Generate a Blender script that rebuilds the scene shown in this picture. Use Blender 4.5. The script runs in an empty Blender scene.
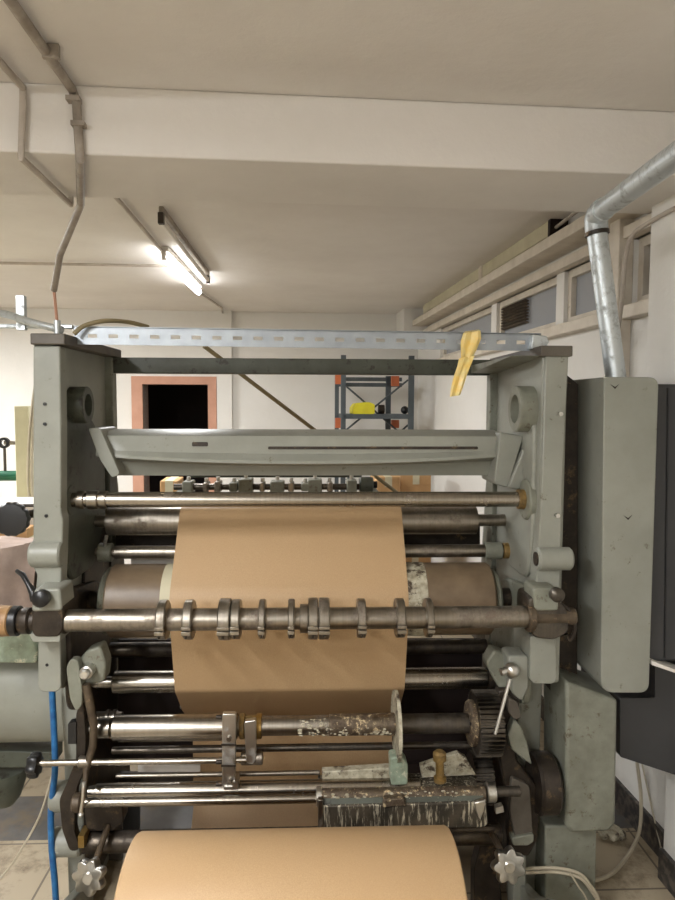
import bpy, bmesh, math, random
from mathutils import Vector, Matrix
random.seed(7)
S = bpy.context.scene
COL = S.collection
PI = math.pi
R = math.radians

# ------------------------------------------------------------------ camera
F = 676.0
CAM = Vector((0, -1.9, 1.6))
RC = Matrix.Rotation(R(-2.2), 3, 'Z') @ Matrix.Rotation(R(90-3.85), 3, 'X') @ Matrix.Rotation(R(0.22), 3, 'Z')
cd = bpy.data.cameras.new('camera'); cam = bpy.data.objects.new('camera', cd); COL.objects.link(cam)
cam.location = CAM; cam.rotation_euler = RC.to_euler()
cd.sensor_fit = 'VERTICAL'; cd.sensor_height = 36; cd.lens = F/900*36; cd.clip_start = .02
S.camera = cam
S.view_settings.view_transform = 'Standard'; S.view_settings.look = 'None'
S.view_settings.gamma = 1; S.view_settings.exposure = 1.0; S.view_settings.use_curve_mapping = False

def ray(px, py): return RC @ Vector(((px-337.5)/F, -(py-450)/F, -1))
def P(px, py, Y):
    d = ray(px, py); return CAM + d*((Y-CAM.y)/d.y)
TH = R(2.9)
BM = Matrix.Translation((0, -1.9, 0)) @ Matrix.Rotation(TH, 4, 'Z')      # building frame: origin under the viewpoint, y = depth
def rayb(px, py): return Matrix.Rotation(-TH, 3, 'Z') @ ray(px, py)
def PB(px, py, D):
    d = rayb(px, py); t = D/d.y; return Vector((d.x*t, D, 1.6+d.z*t))
def PX(px, py, X):
    d = rayb(px, py); t = X/d.x; return Vector((X, d.y*t, 1.6+d.z*t))
def PZ(px, py, Z):
    d = rayb(px, py); t = (Z-1.6)/d.z; return Vector((d.x*t, d.y*t, Z))

# ------------------------------------------------------------------ materials
def srgb(r, g, b):
    f = lambda c: (c/255/12.92) if c/255 <= .04045 else ((c/255+.055)/1.055)**2.4
    return (f(r), f(g), f(b), 1)
def newmat(name):
    m = bpy.data.materials.new(name); m.use_nodes = True
    nt = m.node_tree; b = nt.nodes['Principled BSDF']
    return m, nt, b
def N(nt, t, **k):
    n = nt.nodes.new(t)
    for a, v in k.items():
        if a in n.inputs: n.inputs[a].default_value = v
        else: setattr(n, a, v)
    return n
def coords(nt, scale=(1,1,1)):
    tc = N(nt, 'ShaderNodeTexCoord'); mp = N(nt, 'ShaderNodeMapping'); mp.inputs['Scale'].default_value = scale
    nt.links.new(tc.outputs['Object'], mp.inputs['Vector']); return mp.outputs['Vector']
def noise(nt, sc, scale=(1,1,1), detail=5, rough=.6):
    n = N(nt, 'ShaderNodeTexNoise'); n.inputs['Scale'].default_value = sc; n.inputs['Detail'].default_value = detail
    n.inputs['Roughness'].default_value = rough
    nt.links.new(coords(nt, scale), n.inputs['Vector']); return n.outputs['Fac']
def ramp(nt, fac, p0, p1, c0=(0,0,0,1), c1=(1,1,1,1)):
    r = N(nt, 'ShaderNodeValToRGB'); r.color_ramp.elements[0].position = p0; r.color_ramp.elements[1].position = p1
    r.color_ramp.elements[0].color = c0; r.color_ramp.elements[1].color = c1
    nt.links.new(fac, r.inputs['Fac']); return r.outputs['Color']
def mix(nt, fac, a, b, blend='MIX'):
    m = N(nt, 'ShaderNodeMix'); m.data_type = 'RGBA'; m.blend_type = blend
    for s, v in ((m.inputs[0], fac), (m.inputs[6], a), (m.inputs[7], b)):
        if hasattr(v, 'is_linked') or isinstance(v, bpy.types.NodeSocket): nt.links.new(v, s)
        else: s.default_value = v
    return m.outputs[2]
def bump(nt, b, fac, strength=.2, dist=.002):
    n = N(nt, 'ShaderNodeBump'); n.inputs['Strength'].default_value = strength; n.inputs['Distance'].default_value = dist
    nt.links.new(fac, n.inputs['Height']); nt.links.new(n.outputs['Normal'], b.inputs['Normal'])

def paint(name, c, c2=None, rough=.45, sc=6, spots=None, spot_amt=.7, bmp=.08, met=0):
    m, nt, b = newmat(name)
    c2 = c2 or tuple(x*.78 for x in c)
    base = mix(nt, ramp(nt, noise(nt, sc), .35, .68), srgb(*c), srgb(*c2))
    if spots:
        base = mix(nt, ramp(nt, noise(nt, 22, detail=8, rough=.75), spot_amt-.04, spot_amt+.03), base, srgb(*spots))
    nt.links.new(base, b.inputs['Base Color'])
    b.inputs['Roughness'].default_value = rough; b.inputs['Metallic'].default_value = met
    f = noise(nt, 160, detail=3); bump(nt, b, f, bmp, .002)
    return m
def steel(name, c, rough=.3, dirt=(60,48,36), amt=.6, streak=True, met=1.0, sc=9, fleck=None, famt=.6):
    m, nt, b = newmat(name)
    base = srgb(*c)
    if streak:
        base = mix(nt, ramp(nt, noise(nt, 1, (140, 2, 2), 4), .35, .65), srgb(*c), srgb(*[x*.92 for x in c]))
    d = ramp(nt, noise(nt, sc, (1,1,1), 8, .72), amt-.08, amt+.1)
    base = mix(nt, d, base, srgb(*dirt))
    if fleck:
        fl = ramp(nt, noise(nt, 60, (1,1,1), 8, .8), famt-.03, famt+.03)
        base = mix(nt, fl, base, srgb(*fleck))
        d2 = mix(nt, 1, d, fl, 'ADD')
    else: d2 = d
    nt.links.new(base, b.inputs['Base Color'])
    nt.links.new(ramp(nt, d2, 0, 1, (rough,)*3+(1,), (.75,)*3+(1,)), b.inputs['Roughness'])
    nt.links.new(ramp(nt, d2, 0, 1, (met,)*3+(1,), (.15,)*3+(1,)), b.inputs['Metallic'])
    bump(nt, b, noise(nt, 1, (200, 30, 30), 4), .015, .001)
    return m
M = {}
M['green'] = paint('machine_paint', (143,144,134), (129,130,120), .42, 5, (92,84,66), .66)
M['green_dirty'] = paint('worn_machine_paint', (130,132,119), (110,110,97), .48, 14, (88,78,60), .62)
M['green_dark'] = paint('dark_and_shaded_paint', (78,82,72), (60,62,52), .5, 9, (40,34,26), .6)  # dark paint; also puts shade into the left frame's inner castings
M['cap'] = paint('grimy_top_paint', (92,86,76), (70,62,54), .55, 12)
M['black'] = paint('black_plastic', (24,25,27), (18,18,20), .35)
M['iron'] = paint('oily_and_shaded_iron', (58,50,42), (38,32,26), .45, 25, (96,78,56), .6, .25, .4)
M['iron_brown'] = paint('rusty_iron', (96,84,68), (66,54,42), .5, 25, (140,118,92), .6, .25, .4)
M['steel'] = steel('polished_steel', (164,157,146), .27, (96,80,62), .7)
M['steel_worn'] = steel('worn_steel', (150,143,132), .33, (92,74,56), .6, sc=14)
M['steel_rust'] = steel('rusted_shaft', (124,112,96), .38, (72,57,42), .48, sc=18, fleck=(206,184,144), famt=.575)
M['steel_dark'] = steel('dark_steel', (98,92,84), .35, (50,42,34), .55)
M['rubber'] = paint('brown_rubber', (122,104,82), (94,78,60), .42, 7)
M['rod_dark'] = steel('oily_rod', (92,84,74), .32, (46,36,28), .5)
M['alu'] = steel('cast_aluminium', (206,204,198), .32, (110,104,96), .6, False)
M['brass'] = steel('tarnished_brass', (170,140,84), .38, (104,84,52), .5, False)
M['wood'] = paint('worn_wood_grip', (168,134,92), (132,98,64), .5, 12)
M['galv'] = steel('galvanised_steel', (196,202,204), .42, (140,142,140), .6, False, met=.8, sc=30)
M['galvbar'] = paint('galvanised_rail', (160,166,171), (145,151,157), .4, 20, met=.45)
M['orange'] = paint('pink_orange_frame', (200,152,128), (186,138,114), .6)
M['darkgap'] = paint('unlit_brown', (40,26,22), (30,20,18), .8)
M['rackblue'] = paint('rack_blue_grey', (84,92,96), (64,70,74), .5)
M['rackorange'] = paint('rack_orange', (206,112,66), (180,96,60), .5)
M['yellow'] = paint('yellow_plastic', (238,228,52), (214,200,40), .5)
M['carton'] = paint('carton', (198,158,110), (180,140,94), .7)
M['cream'] = paint('cream_post', (200,194,162), (186,180,148), .6)
M['greenpipe'] = paint('green_paint', (22,108,76), (16,84,60), .4)
M['white'] = paint('white_plastic', (226,222,214), (206,200,190), .5)
M['cabinet'] = paint('anthracite_paint', (54,54,55), (46,46,47), .45, 3)
M['blue'] = paint('blue_hose', (44,112,166), (24,76,128), .4, 30)
M['cable'] = paint('cream_cable', (196,186,164), (170,160,140), .5)
M['conduit'] = paint('painted_conduit', (166,156,144), (128,118,106), .55, 14)
M['conduit_w'] = paint('whitewashed_conduit', (190,180,168), (166,156,144), .6, 10)
M['cloth'] = paint('pinkish_cloth', (178,158,146), (150,132,122), .85, 8)
M['window_frame'] = paint('window_paint', (214,205,190), (196,186,170), .5, 10, (150,138,120), .68)
M['glazed'] = None
M['duct'] = paint('cream_trunking', (206,200,172), (192,184,156), .6)
M['strut'] = paint('olive_paint', (136,122,88), (112,100,72), .5)
M['mint'] = paint('pale_green_coat', (150,164,144), (120,130,112), .4, 30, (206,200,176), .58)
M['gluewhite'] = paint('glue_crust', (196,190,168), (136,126,104), .5, 40, (70,56,42), .56, .4)

def plaster(name, c, c2, sc=1.6, bs=.35):
    m, nt, b = newmat(name)
    base = mix(nt, ramp(nt, noise(nt, sc, detail=8, rough=.65), .3, .7), srgb(*c), srgb(*c2))
    nt.links.new(base, b.inputs['Base Color']); b.inputs['Roughness'].default_value = .88
    bump(nt, b, noise(nt, 26, detail=6, rough=.7), bs, .006); return m
M['ceiling'] = plaster('ceiling_paint', (230,226,221), (218,213,207))
M['beam'] = plaster('beam_paint', (230,226,221), (220,216,210), 2.2, .25)
M['wall'] = plaster('wall_paint', (230,228,223), (220,217,210), 1.2)

m, nt, b = newmat('kraft_paper')
f = noise(nt, 420, (1, 1, .35), 4)
base = mix(nt, ramp(nt, f, .3, .7), srgb(191,161,122), srgb(175,144,106))
base = mix(nt, ramp(nt, noise(nt, 3), .4, .75), base, srgb(183,151,112))
nt.links.new(base, b.inputs['Base Color']); b.inputs['Roughness'].default_value = .5; bump(nt, b, f, .1, .0006); M['kraft'] = m

m, nt, b = newmat('glue_stained_steel')
base = mix(nt, ramp(nt, noise(nt, 16, (1,1,1), 6), .4, .6), srgb(56,52,45), srgb(84,76,64))
base = mix(nt, ramp(nt, noise(nt, 1, (130, 130, 14), 6, .7), .53, .62), base, srgb(196,188,166))
nt.links.new(base, b.inputs['Base Color']); b.inputs['Roughness'].default_value = .45; b.inputs['Metallic'].default_value = .3
bump(nt, b, noise(nt, 70), .3, .003); M['tray'] = m

m, nt, b = newmat('window_glass')
b.inputs['Base Color'].default_value = srgb(186,190,196); b.inputs['Roughness'].default_value = .12
b.inputs['Metallic'].default_value = .0; b.inputs['Transmission Weight'].default_value = .35; b.inputs['IOR'].default_value = 1.5
M['glass'] = m
m, nt, b = newmat('yellow_tape')
base = mix(nt, ramp(nt, noise(nt, 30), .35, .65), srgb(244,208,110), srgb(236,218,150))
nt.links.new(base, b.inputs['Base Color']); b.inputs['Roughness'].default_value = .35; b.inputs['Transmission Weight'].default_value = .15; M['tape'] = m
m, nt, b = newmat('lamp_tube_lit')
b.inputs['Base Color'].default_value = (1,1,1,1); b.inputs['Emission Color'].default_value = (.98,.99,1,1); b.inputs['Emission Strength'].default_value = 27; M['lit'] = m

m2_ = M['lit'].copy(); m2_.name = 'lamp_tube_dim'; m2_.node_tree.nodes['Principled BSDF'].inputs['Emission Strength'].default_value = 9; M['lit_dim'] = m2_
# floor tiles in the building frame, a band of dark tiles across
m, nt, b = newmat('floor_tiles')
v = coords(nt)
br = N(nt, 'ShaderNodeTexBrick'); br.offset = 0; br.inputs['Scale'].default_value = 1
br.inputs['Brick Width'].default_value = .3; br.inputs['Row Height'].default_value = .3; br.inputs['Mortar Size'].default_value = .004
br.inputs['Color1'].default_value = srgb(176,162,138); br.inputs['Color2'].default_value = srgb(164,150,126); br.inputs['Mortar'].default_value = srgb(104,94,80)
nt.links.new(v, br.inputs['Vector'])
sx = N(nt, 'ShaderNodeSeparateXYZ'); nt.links.new(v, sx.inputs[0])
lt = N(nt, 'ShaderNodeMath', operation='COMPARE'); lt.inputs[1].default_value = 2.56; lt.inputs[2].default_value = .14; nt.links.new(sx.outputs['Y'], lt.inputs[0])
base = mix(nt, lt.outputs[0], br.outputs['Color'], mix(nt, ramp(nt, noise(nt, 9), .4, .6), srgb(92,90,88), srgb(76,74,72)))
base = mix(nt, ramp(nt, noise(nt, 5, detail=9, rough=.75), .5, .66), base, srgb(104,90,70))
nt.links.new(base, b.inputs['Base Color']); b.inputs['Roughness'].default_value = .4; bump(nt, b, noise(nt, 12), .1, .004); M['floor'] = m
m, nt, b = newmat('skirting_tile')
base = mix(nt, ramp(nt, noise(nt, 40, detail=8), .45, .6), srgb(44,42,42), srgb(92,84,76))
nt.links.new(base, b.inputs['Base Color']); b.inputs['Roughness'].default_value = .35; M['skirt'] = m

# ------------------------------------------------------------------ mesh helpers
ORG = {}
def link(name, bm, mat, parent=None, xf=None, smooth=True, bevel=0, origin=None):
    if xf is not None: bm.transform(xf)
    bmesh.ops.recalc_face_normals(bm, faces=bm.faces)
    if parent is not None: o0 = ORG[parent.name]
    elif origin is not None: o0 = Vector(origin)
    else:
        c = [v.co for v in bm.verts]
        o0 = Vector(((min(a.x for a in c)+max(a.x for a in c))/2, (min(a.y for a in c)+max(a.y for a in c))/2, min(a.z for a in c)))
    bmesh.ops.translate(bm, verts=bm.verts, vec=-o0)
    me = bpy.data.meshes.new(name); bm.to_mesh(me); bm.free()
    me.materials.append(M[mat] if isinstance(mat, str) else mat)
    o = bpy.data.objects.new(name, me); COL.objects.link(o)
    ORG[o.name] = o0
    if parent is not None: o.parent = parent
    else: o.location = o0
    if bevel:
        mo = o.modifiers.new('bevel', 'BEVEL'); mo.width = bevel; mo.segments = 2; mo.limit_method = 'ANGLE'; mo.angle_limit = R(40)
    if smooth:
        for p in me.polygons: p.use_smooth = True
        try: me.set_sharp_from_angle(angle=R(38))
        except Exception: pass
    return o
def thing(name, loc, label, cat, group=None):
    o = bpy.data.objects.new(name, None); COL.objects.link(o); o.location = loc; ORG[o.name] = Vector(loc)
    o.empty_display_size = .1
    return tag(o, label, cat, group)
GROUPS = {'conduit': 'conduits on the ceiling', 'lamp': 'fluorescent lamps on the ceiling', 'cord': 'pale cords beside the left frame'}
GBYNAME = {'cardboard_box': 'cartons behind the machine', 'floor_cable': 'cables beside the right star knob'}
def tag(o, label, cat, group=None):
    group = group or GROUPS.get(cat) or GBYNAME.get(o.name.split('.')[0])
    o['label'] = label; o['category'] = cat
    if group: o['group'] = group
    return o
def struct(o): o['kind'] = 'structure'; return o
def new(): return bmesh.new()
def box(bm, a, b):
    x0, y0, z0 = a; x1, y1, z1 = b
    vs = [bm.verts.new(c) for c in ((x0,y0,z0),(x1,y0,z0),(x1,y1,z0),(x0,y1,z0),(x0,y0,z1),(x1,y0,z1),(x1,y1,z1),(x0,y1,z1))]
    for f in ((0,3,2,1),(4,5,6,7),(0,1,5,4),(1,2,6,5),(2,3,7,6),(3,0,4,7)): bm.faces.new([vs[i] for i in f])
    return bm
def frame_of(d):
    d = d.normalized(); u = Vector((0,0,1)) if abs(d.z) < .9 else Vector((1,0,0))
    a = d.cross(u).normalized(); return a, d.cross(a).normalized()
def lathe(bm, p0, p1, prof, seg=40, close=True):
    """prof: (t in metres from p0 towards p1, radius)"""
    p0 = Vector(p0); d = (Vector(p1)-p0).normalized(); a, c = frame_of(d)
    rings = []
    for t, r in prof:
        rings.append([bm.verts.new(p0+d*t+(a*math.cos(k*2*PI/seg)+c*math.sin(k*2*PI/seg))*max(r, 1e-4)) for k in range(seg)])
    for r0, r1 in zip(rings, rings[1:]):
        for k in range(seg): bm.faces.new((r0[k], r0[(k+1)%seg], r1[(k+1)%seg], r1[k]))
    if close: bm.faces.new(rings[0]); bm.faces.new(rings[-1])
    return bm
def cyl(bm, p0, p1, r, seg=40, ch=.0):
    L = (Vector(p1)-Vector(p0)).length
    if ch: return lathe(bm, p0, p1, [(0, r-ch), (ch, r), (L-ch, r), (L, r-ch)], seg)
    return lathe(bm, p0, p1, [(0, r), (L, r)], seg)
def ring(bm, p0, p1, ro, ri, seg=40):
    L = (Vector(p1)-Vector(p0)).length; ch = (ro-ri)*.12
    p0 = Vector(p0); d = (Vector(p1)-p0).normalized(); a, c = frame_of(d)
    prof = [(0, ri), (0, ro-ch), (ch, ro), (L-ch, ro), (L, ro-ch), (L, ri)]
    rings = [[bm.verts.new(p0+d*t+(a*math.cos(k*2*PI/seg)+c*math.sin(k*2*PI/seg))*r) for k in range(seg)] for t, r in prof]
    n = len(rings)
    for i in range(n):
        r0, r1 = rings[i], rings[(i+1)%n]
        for k in range(seg): bm.faces.new((r0[k], r0[(k+1)%seg], r1[(k+1)%seg], r1[k]))
    return bm
def smooth_path(pts, n=6, closed=False):
    pts = [Vector(p) for p in pts]; out = []
    for i in range(len(pts)-1):
        p0 = pts[max(i-1,0)]; p1 = pts[i]; p2 = pts[i+1]; p3 = pts[min(i+2,len(pts)-1)]
        for k in range(n):
            t = k/n
            out.append(.5*((2*p1)+(-p0+p2)*t+(2*p0-5*p1+4*p2-p3)*t*t+(-p0+3*p1-3*p2+p3)*t**3))
    out.append(pts[-1]); return out
def tube(bm, pts, r, seg=12, smooth=0):
    pts = smooth_path(pts, smooth) if smooth else [Vector(p) for p in pts]
    n = len(pts); rings = []; prev = None
    for i, p in enumerate(pts):
        d = (pts[min(i+1,n-1)]-pts[max(i-1,0)]).normalized()
        if prev is None: a, c = frame_of(d)
        else:
            a = (prev - d*prev.dot(d)).normalized(); c = d.cross(a)
        prev = a; rr = r[i] if isinstance(r, (list, tuple)) else r
        rings.append([bm.verts.new(p+(a*math.cos(k*2*PI/seg)+c*math.sin(k*2*PI/seg))*rr) for k in range(seg)])
    for r0, r1 in zip(rings, rings[1:]):
        for k in range(seg): bm.faces.new((r0[k], r0[(k+1)%seg], r1[(k+1)%seg], r1[k]))
    bm.faces.new(rings[0]); bm.faces.new(rings[-1]); return bm
def prism(bm, pts, vec):
    """polygon (3d points) extruded by vec"""
    vec = Vector(vec); a = [bm.verts.new(p) for p in pts]; b = [bm.verts.new(Vector(p)+vec) for p in pts]
    bm.faces.new(a); bm.faces.new(b[::-1]); n = len(a)
    for i in range(n): bm.faces.new((a[i], b[i], b[(i+1)%n], a[(i+1)%n]))
    return bm
def ppoly(bm, px, Y, th):
    return prism(bm, [P(x, y, Y) for x, y in px], (0, th, 0))
def yz(bm, pts, x0, x1):
    return prism(bm, [(x0, y, z) for y, z in pts], (x1-x0, 0, 0))
def rnd(pts, rad, n=5):
    """round the corners of a 2D polygon"""
    out = []; m = len(pts)
    for i in range(m):
        p = Vector(pts[i]); a = Vector(pts[i-1])-p; b = Vector(pts[(i+1)%m])-p
        r = min(rad, a.length*.49, b.length*.49)
        p0 = p+a.normalized()*r; p1 = p+b.normalized()*r
        for k in range(n+1):
            t = k/n; q = p0*(1-t)**2+p*2*t*(1-t)+p1*t*t; out.append((q.x, q.y))
    return out
def star(bm, c, axis, ro, ri, th, lobes=7, seg=8):
    c = Vector(c); d = Vector(axis).normalized(); a, e = frame_of(d); n = lobes*seg
    def rr(k, s): 
        w = .5+.5*math.cos(2*PI*k/seg); return (ri+(ro-ri)*w**.8)*s
    lay = [(-th*.5, .55), (-th*.45, .9), (-th*.2, 1), (th*.2, 1), (th*.45, .92), (th*.5, .6)]
    rings = [[bm.verts.new(c+d*t+(a*math.cos(k*2*PI/n)+e*math.sin(k*2*PI/n))*rr(k, s)) for k in range(n)] for t, s in lay]
    for r0, r1 in zip(rings, rings[1:]):
        for k in range(n): bm.faces.new((r0[k], r0[(k+1)%n], r1[(k+1)%n], r1[k]))
    bm.faces.new(rings[0]); bm.faces.new(rings[-1]); return bm
def gear(bm, c, x0, x1, r, teeth):
    cy, cz = c; pts = []
    for k in range(teeth):
        for u, q in ((0, .9), (.25, .9), (.38, 1), (.68, 1), (.82, .9)):
            a = (k+u)*2*PI/teeth; pts.append((cy+math.cos(a)*r*q, cz+math.sin(a)*r*q))
    return yz(bm, pts, x0, x1)

def mb(x): return x

# ================================================================== SETTING
HC, HB = 1.6+.87, 1.6+.685
XW = 1.36
def bx(a, b, bm=None): return box(bm or new(), a, b)
BO = (0, -1.9, 0)
def setting(name, bm, mat, **k): return struct(link(name, bm, mat, xf=BM, origin=BO, smooth=False, **k))
setting('floor', bx((-6,-3.6,-.1), (XW+.3, 9.0, 0)), 'floor')
setting('ceiling', bx((-6,-3.6,HC), (XW+.3, 9.0, HC+.15)), 'ceiling')
setting('trim_ceiling_beam', bx((-6,1.968,HB), (XW, 2.37, HC)), 'beam', bevel=.006)
D6 = 6.5
dl, dr = PB(143.5, 430, D6).x, PB(208.5, 430, D6).x; dt = PB(175, 384.5, D6).z
bm = new()
box(bm, (-6, D6, 0), (dl, D6+.25, HC)); box(bm, (dr, D6, 0), (XW, D6+.25, HC)); box(bm, (dl, D6, dt), (dr, D6+.25, HC))
setting('wall_back', bm, 'wall')
# room behind the doorway, unlit
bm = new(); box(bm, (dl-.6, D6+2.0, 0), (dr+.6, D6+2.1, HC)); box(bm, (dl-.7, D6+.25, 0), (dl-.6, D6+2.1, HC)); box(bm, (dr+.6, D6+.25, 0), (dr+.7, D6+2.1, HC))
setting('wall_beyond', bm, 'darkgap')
fo = .1
bm = new(); pts = [(dl-fo, 0), (dl-fo, dt+.075), (dr+fo-.02, dt+.075), (dr+fo-.02, 0), (dr, 0), (dr, dt), (dl, dt), (dl, 0)]
prism(bm, [(x, D6-.03, z) for x, z in pts], (0, .29, 0)); setting('door_1', bm, 'orange')
setting('wall_left', bx((-6.1,-3.6,0), (-6, 9, HC)), 'wall')
setting('wall_front', bx((-6,-3.7,0), (XW+.3,-3.6, HC)), 'wall')
# pilaster and soffit stub on the back wall
x0, x1 = PB(217, 400, D6-.06).x, PB(232, 400, D6-.06).x
setting('trim_pilaster', bx((x0, D6-.06, 0), (x1, D6, HC)), 'wall')
x0 = PB(404, 325, 6.1).x
setting('trim_corner_soffit', bx((x0, 6.1, 1.6+(405-331)/F*6.1), (XW, D6, HC)), 'wall')

# right wall with a row of clerestory windows
zb = 1.98; zt = 2.235; zh = 2.33
spans = [(2.29, 2.52), (2.6, 3.15), (3.24, 4.15), (4.25, 5.6)]
bm = new()
box(bm, (XW,-3.6,0), (XW+.3, D6+.2, zb)); box(bm, (XW,-3.6,zt), (XW+.3, D6+.2, HC))
prev = -3.6
for a, c in spans: box(bm, (XW, prev, zb), (XW+.3, a, zt)); prev = c
box(bm, (XW, prev, zb), (XW+.3, D6+.2, zt))
setting('wall_right', bm, 'wall')
night = bx((XW+.32, -3.6, 0), (XW+.36, D6+.2, HC)); setting('wall_outside', night, 'galvbar')
for i, (a, c) in enumerate(spans):
    bm = new(); w = .035
    box(bm, (XW+.02,a,zb), (XW+.08,c,zb+w)); box(bm, (XW+.02,a,zt-w), (XW+.08,c,zt))
    box(bm, (XW+.02,a,zb+w), (XW+.08,a+w,zt-w)); box(bm, (XW+.02,c-w,zb+w), (XW+.08,c,zt-w))
    wn = setting('window_%d' % (i+1), bm, 'window_frame')
    g = bx((XW+.045,a+w,zb+w), (XW+.052,c-w,zt-w)); link('pane', g, 'glass', wn, xf=BM, smooth=False)
    if i == 2:
        bm = new(); z = zt-.045
        while z > zt-.17:
            prism(bm, [(XW+.012,a+.45,z), (XW+.034,a+.45,z-.008), (XW+.034,a+.45,z-.012), (XW+.012,a+.45,z-.004)], (0, c-a-.5, 0)); z -= .017
        link('blind', bm, 'iron_brown', wn, xf=BM, smooth=False)
# sill, head ledge and mullion boards
setting('trim_sill', bx((XW-.05, 2.2, zb-.05), (XW+.02, D6, zb)), 'window_frame', bevel=.004)
setting('trim_head', bx((XW-.045, 2.2, zt), (XW+.02, D6, zt+.045)), 'window_frame', bevel=.004)
setting('trim_pelmet', bx((XW-.14, 2.38, zt+.075), (XW, D6-.4, zt+.125)), 'window_frame', bevel=.004)
setting('trim_post', bx((XW-.06, 2.52, 1.3), (XW-.0, 2.60, HC)), 'window_frame', bevel=.004)
setting('wall_pier', box(bx((XW-.06, .4, 0), (XW, 2.09, 1.6)), (XW-.072, .4, 1.6), (XW, 2.28, HC)), 'wall', bevel=.004)
setting('baseboard_right', bx((XW-.015, 2.09, 0), (XW, D6, .105)), 'skirt')
setting('baseboard_pier', bx((XW-.075, .4, 0), (XW-.06, 2.09, .105)), 'skirt')

# ------------------------------------------------------------------ trunking, conduits, lamps on the ceiling
D_a = PX(557, 245, XW-.1).y
t = link('cable_trunking', bx((XW-.085, 3.15, HC-.075), (XW-.001, 5.9, HC-.001)), 'duct', xf=BM, bevel=.004)
tag(t, 'long cream cable trunking running in the corner above the windows', 'trunking')
link('end_cap', bx((XW-.088, 3.12, HC-.078), (XW-.001, 3.148, HC-.001)), 'darkgap', t, xf=BM)
link('joint_cover', bx((XW-.09, 4.18, HC-.08), (XW-.001, 4.25, HC-.001)), 'window_frame', t, xf=BM)
bm = new()
tube(bm, [(XW-.06, 3.12, HC-.04), (XW-.05, 2.85, HC-.02), (XW-.05, 2.6, HC-.035), (XW-.05, 2.372, HC-.03)], .008, 8, 5)
tag(link('loose_cable', bm, 'conduit_w', xf=BM), 'loose pale cable leaving the open end of the trunking', 'cable')

def polyconduit(name, pts, r, mat, label, clips=()):
    o = link(name, tube(new(), pts, r, 10), mat, xf=BM); tag(o, label, 'conduit')
    for c in clips:
        bm = new(); p = Vector(pts[0])
        a = PZp(c); box(bm, (a.x-.022, a.y-.012, a.z-.005), (a.x+.022, a.y+.012, a.z+.018)); link('clip', bm, 'iron', o, xf=BM)
    return o
def PZp(c): return PZ(c[0], c[1], c[2])
z1 = HC-.02; z2 = HB-.02
a0 = PZ(10, 0, z1); a1 = PZ(66, 80, z1); yb = 1.953
a1 = Vector((a1.x, yb, z1)); b1 = PB(80, 152, yb); b1.z = z2
b2 = Vector((PZ(72, 196, z2).x, 2.385, z2))
a00 = a0 + (a0-a1).normalized()*1.2; a00.z = z1
b3 = PB(60, 255, 2.62); b4 = PB(54, 290, 2.75)
cn = tag(link('ceiling_conduit', tube(new(), [a00, a1, Vector((a1.x+.01, yb, z1-.03)), b1, Vector((b2.x, b2.y, z2)), b3, b4], .0125, 10), 'conduit', xf=BM),
    'thick grey conduit crossing the near ceiling and bending over the beam', 'conduit')
bm = new(); cyl(bm, b4, PB(57, 322, b4.y), .006, 8); link('drop_wire', bm, 'orange', cn, xf=BM)
for px, py, z in ((50, 52, z1),):
    a = PZ(px, py, z); bm = new(); box(bm, (a.x-.018, a.y-.006, z-.015), (a.x+.022, a.y+.008, z+.018)); link('clip', bm, 'conduit', cn, xf=BM)
for py in (100, 125):
    a = PB(70+(py-80)*.2, py, yb); bm = new(); box(bm, (a.x-.018, yb-.017, a.z-.006), (a.x+.018, yb+.012, a.z+.006)); link('clip', bm, 'conduit', cn, xf=BM)
c0 = PZ(0, 62, z1); c1 = PZ(20, 84, z1); c1 = Vector((c1.x, yb, z1)); c2 = PB(21, 152, yb); c2.z = z2
c3 = Vector((PZ(66, 200, z2).x, 2.385, z2)); c4 = Vector((c3.x, 2.395, z1)); c5 = PZ(122, 204, z1); c6 = PZ(161, 250, z1)
c00 = c0+(c0-c1).normalized()*1.0; c00.z = z1
cn2 = tag(link('lamp_conduit', tube(new(), [c00, c1, Vector((c1.x, yb, z1-.03)), c2, c3, c4, c5, c6], .0095, 10), 'conduit_w', xf=BM),
    'thin whitewashed conduit at far left leading over the beam to the lit lamp', 'conduit')
tag(link('lamp_conduit', tube(new(), [PZ(199, 292, z1), PZ(222, 308, z1), PZ(223, 316, z1)], .009, 8), 'conduit_w', xf=BM),
    'short conduit between the lit lamp and the back wall', 'conduit')
tag(link('ceiling_conduit', tube(new(), [PZ(-60, 262, z1), PZ(60, 264, z1), PZ(168, 266, z1)], .009, 8), 'conduit_w', xf=BM),
    'thin level conduit on the far ceiling left of the lit lamp', 'conduit')

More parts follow.
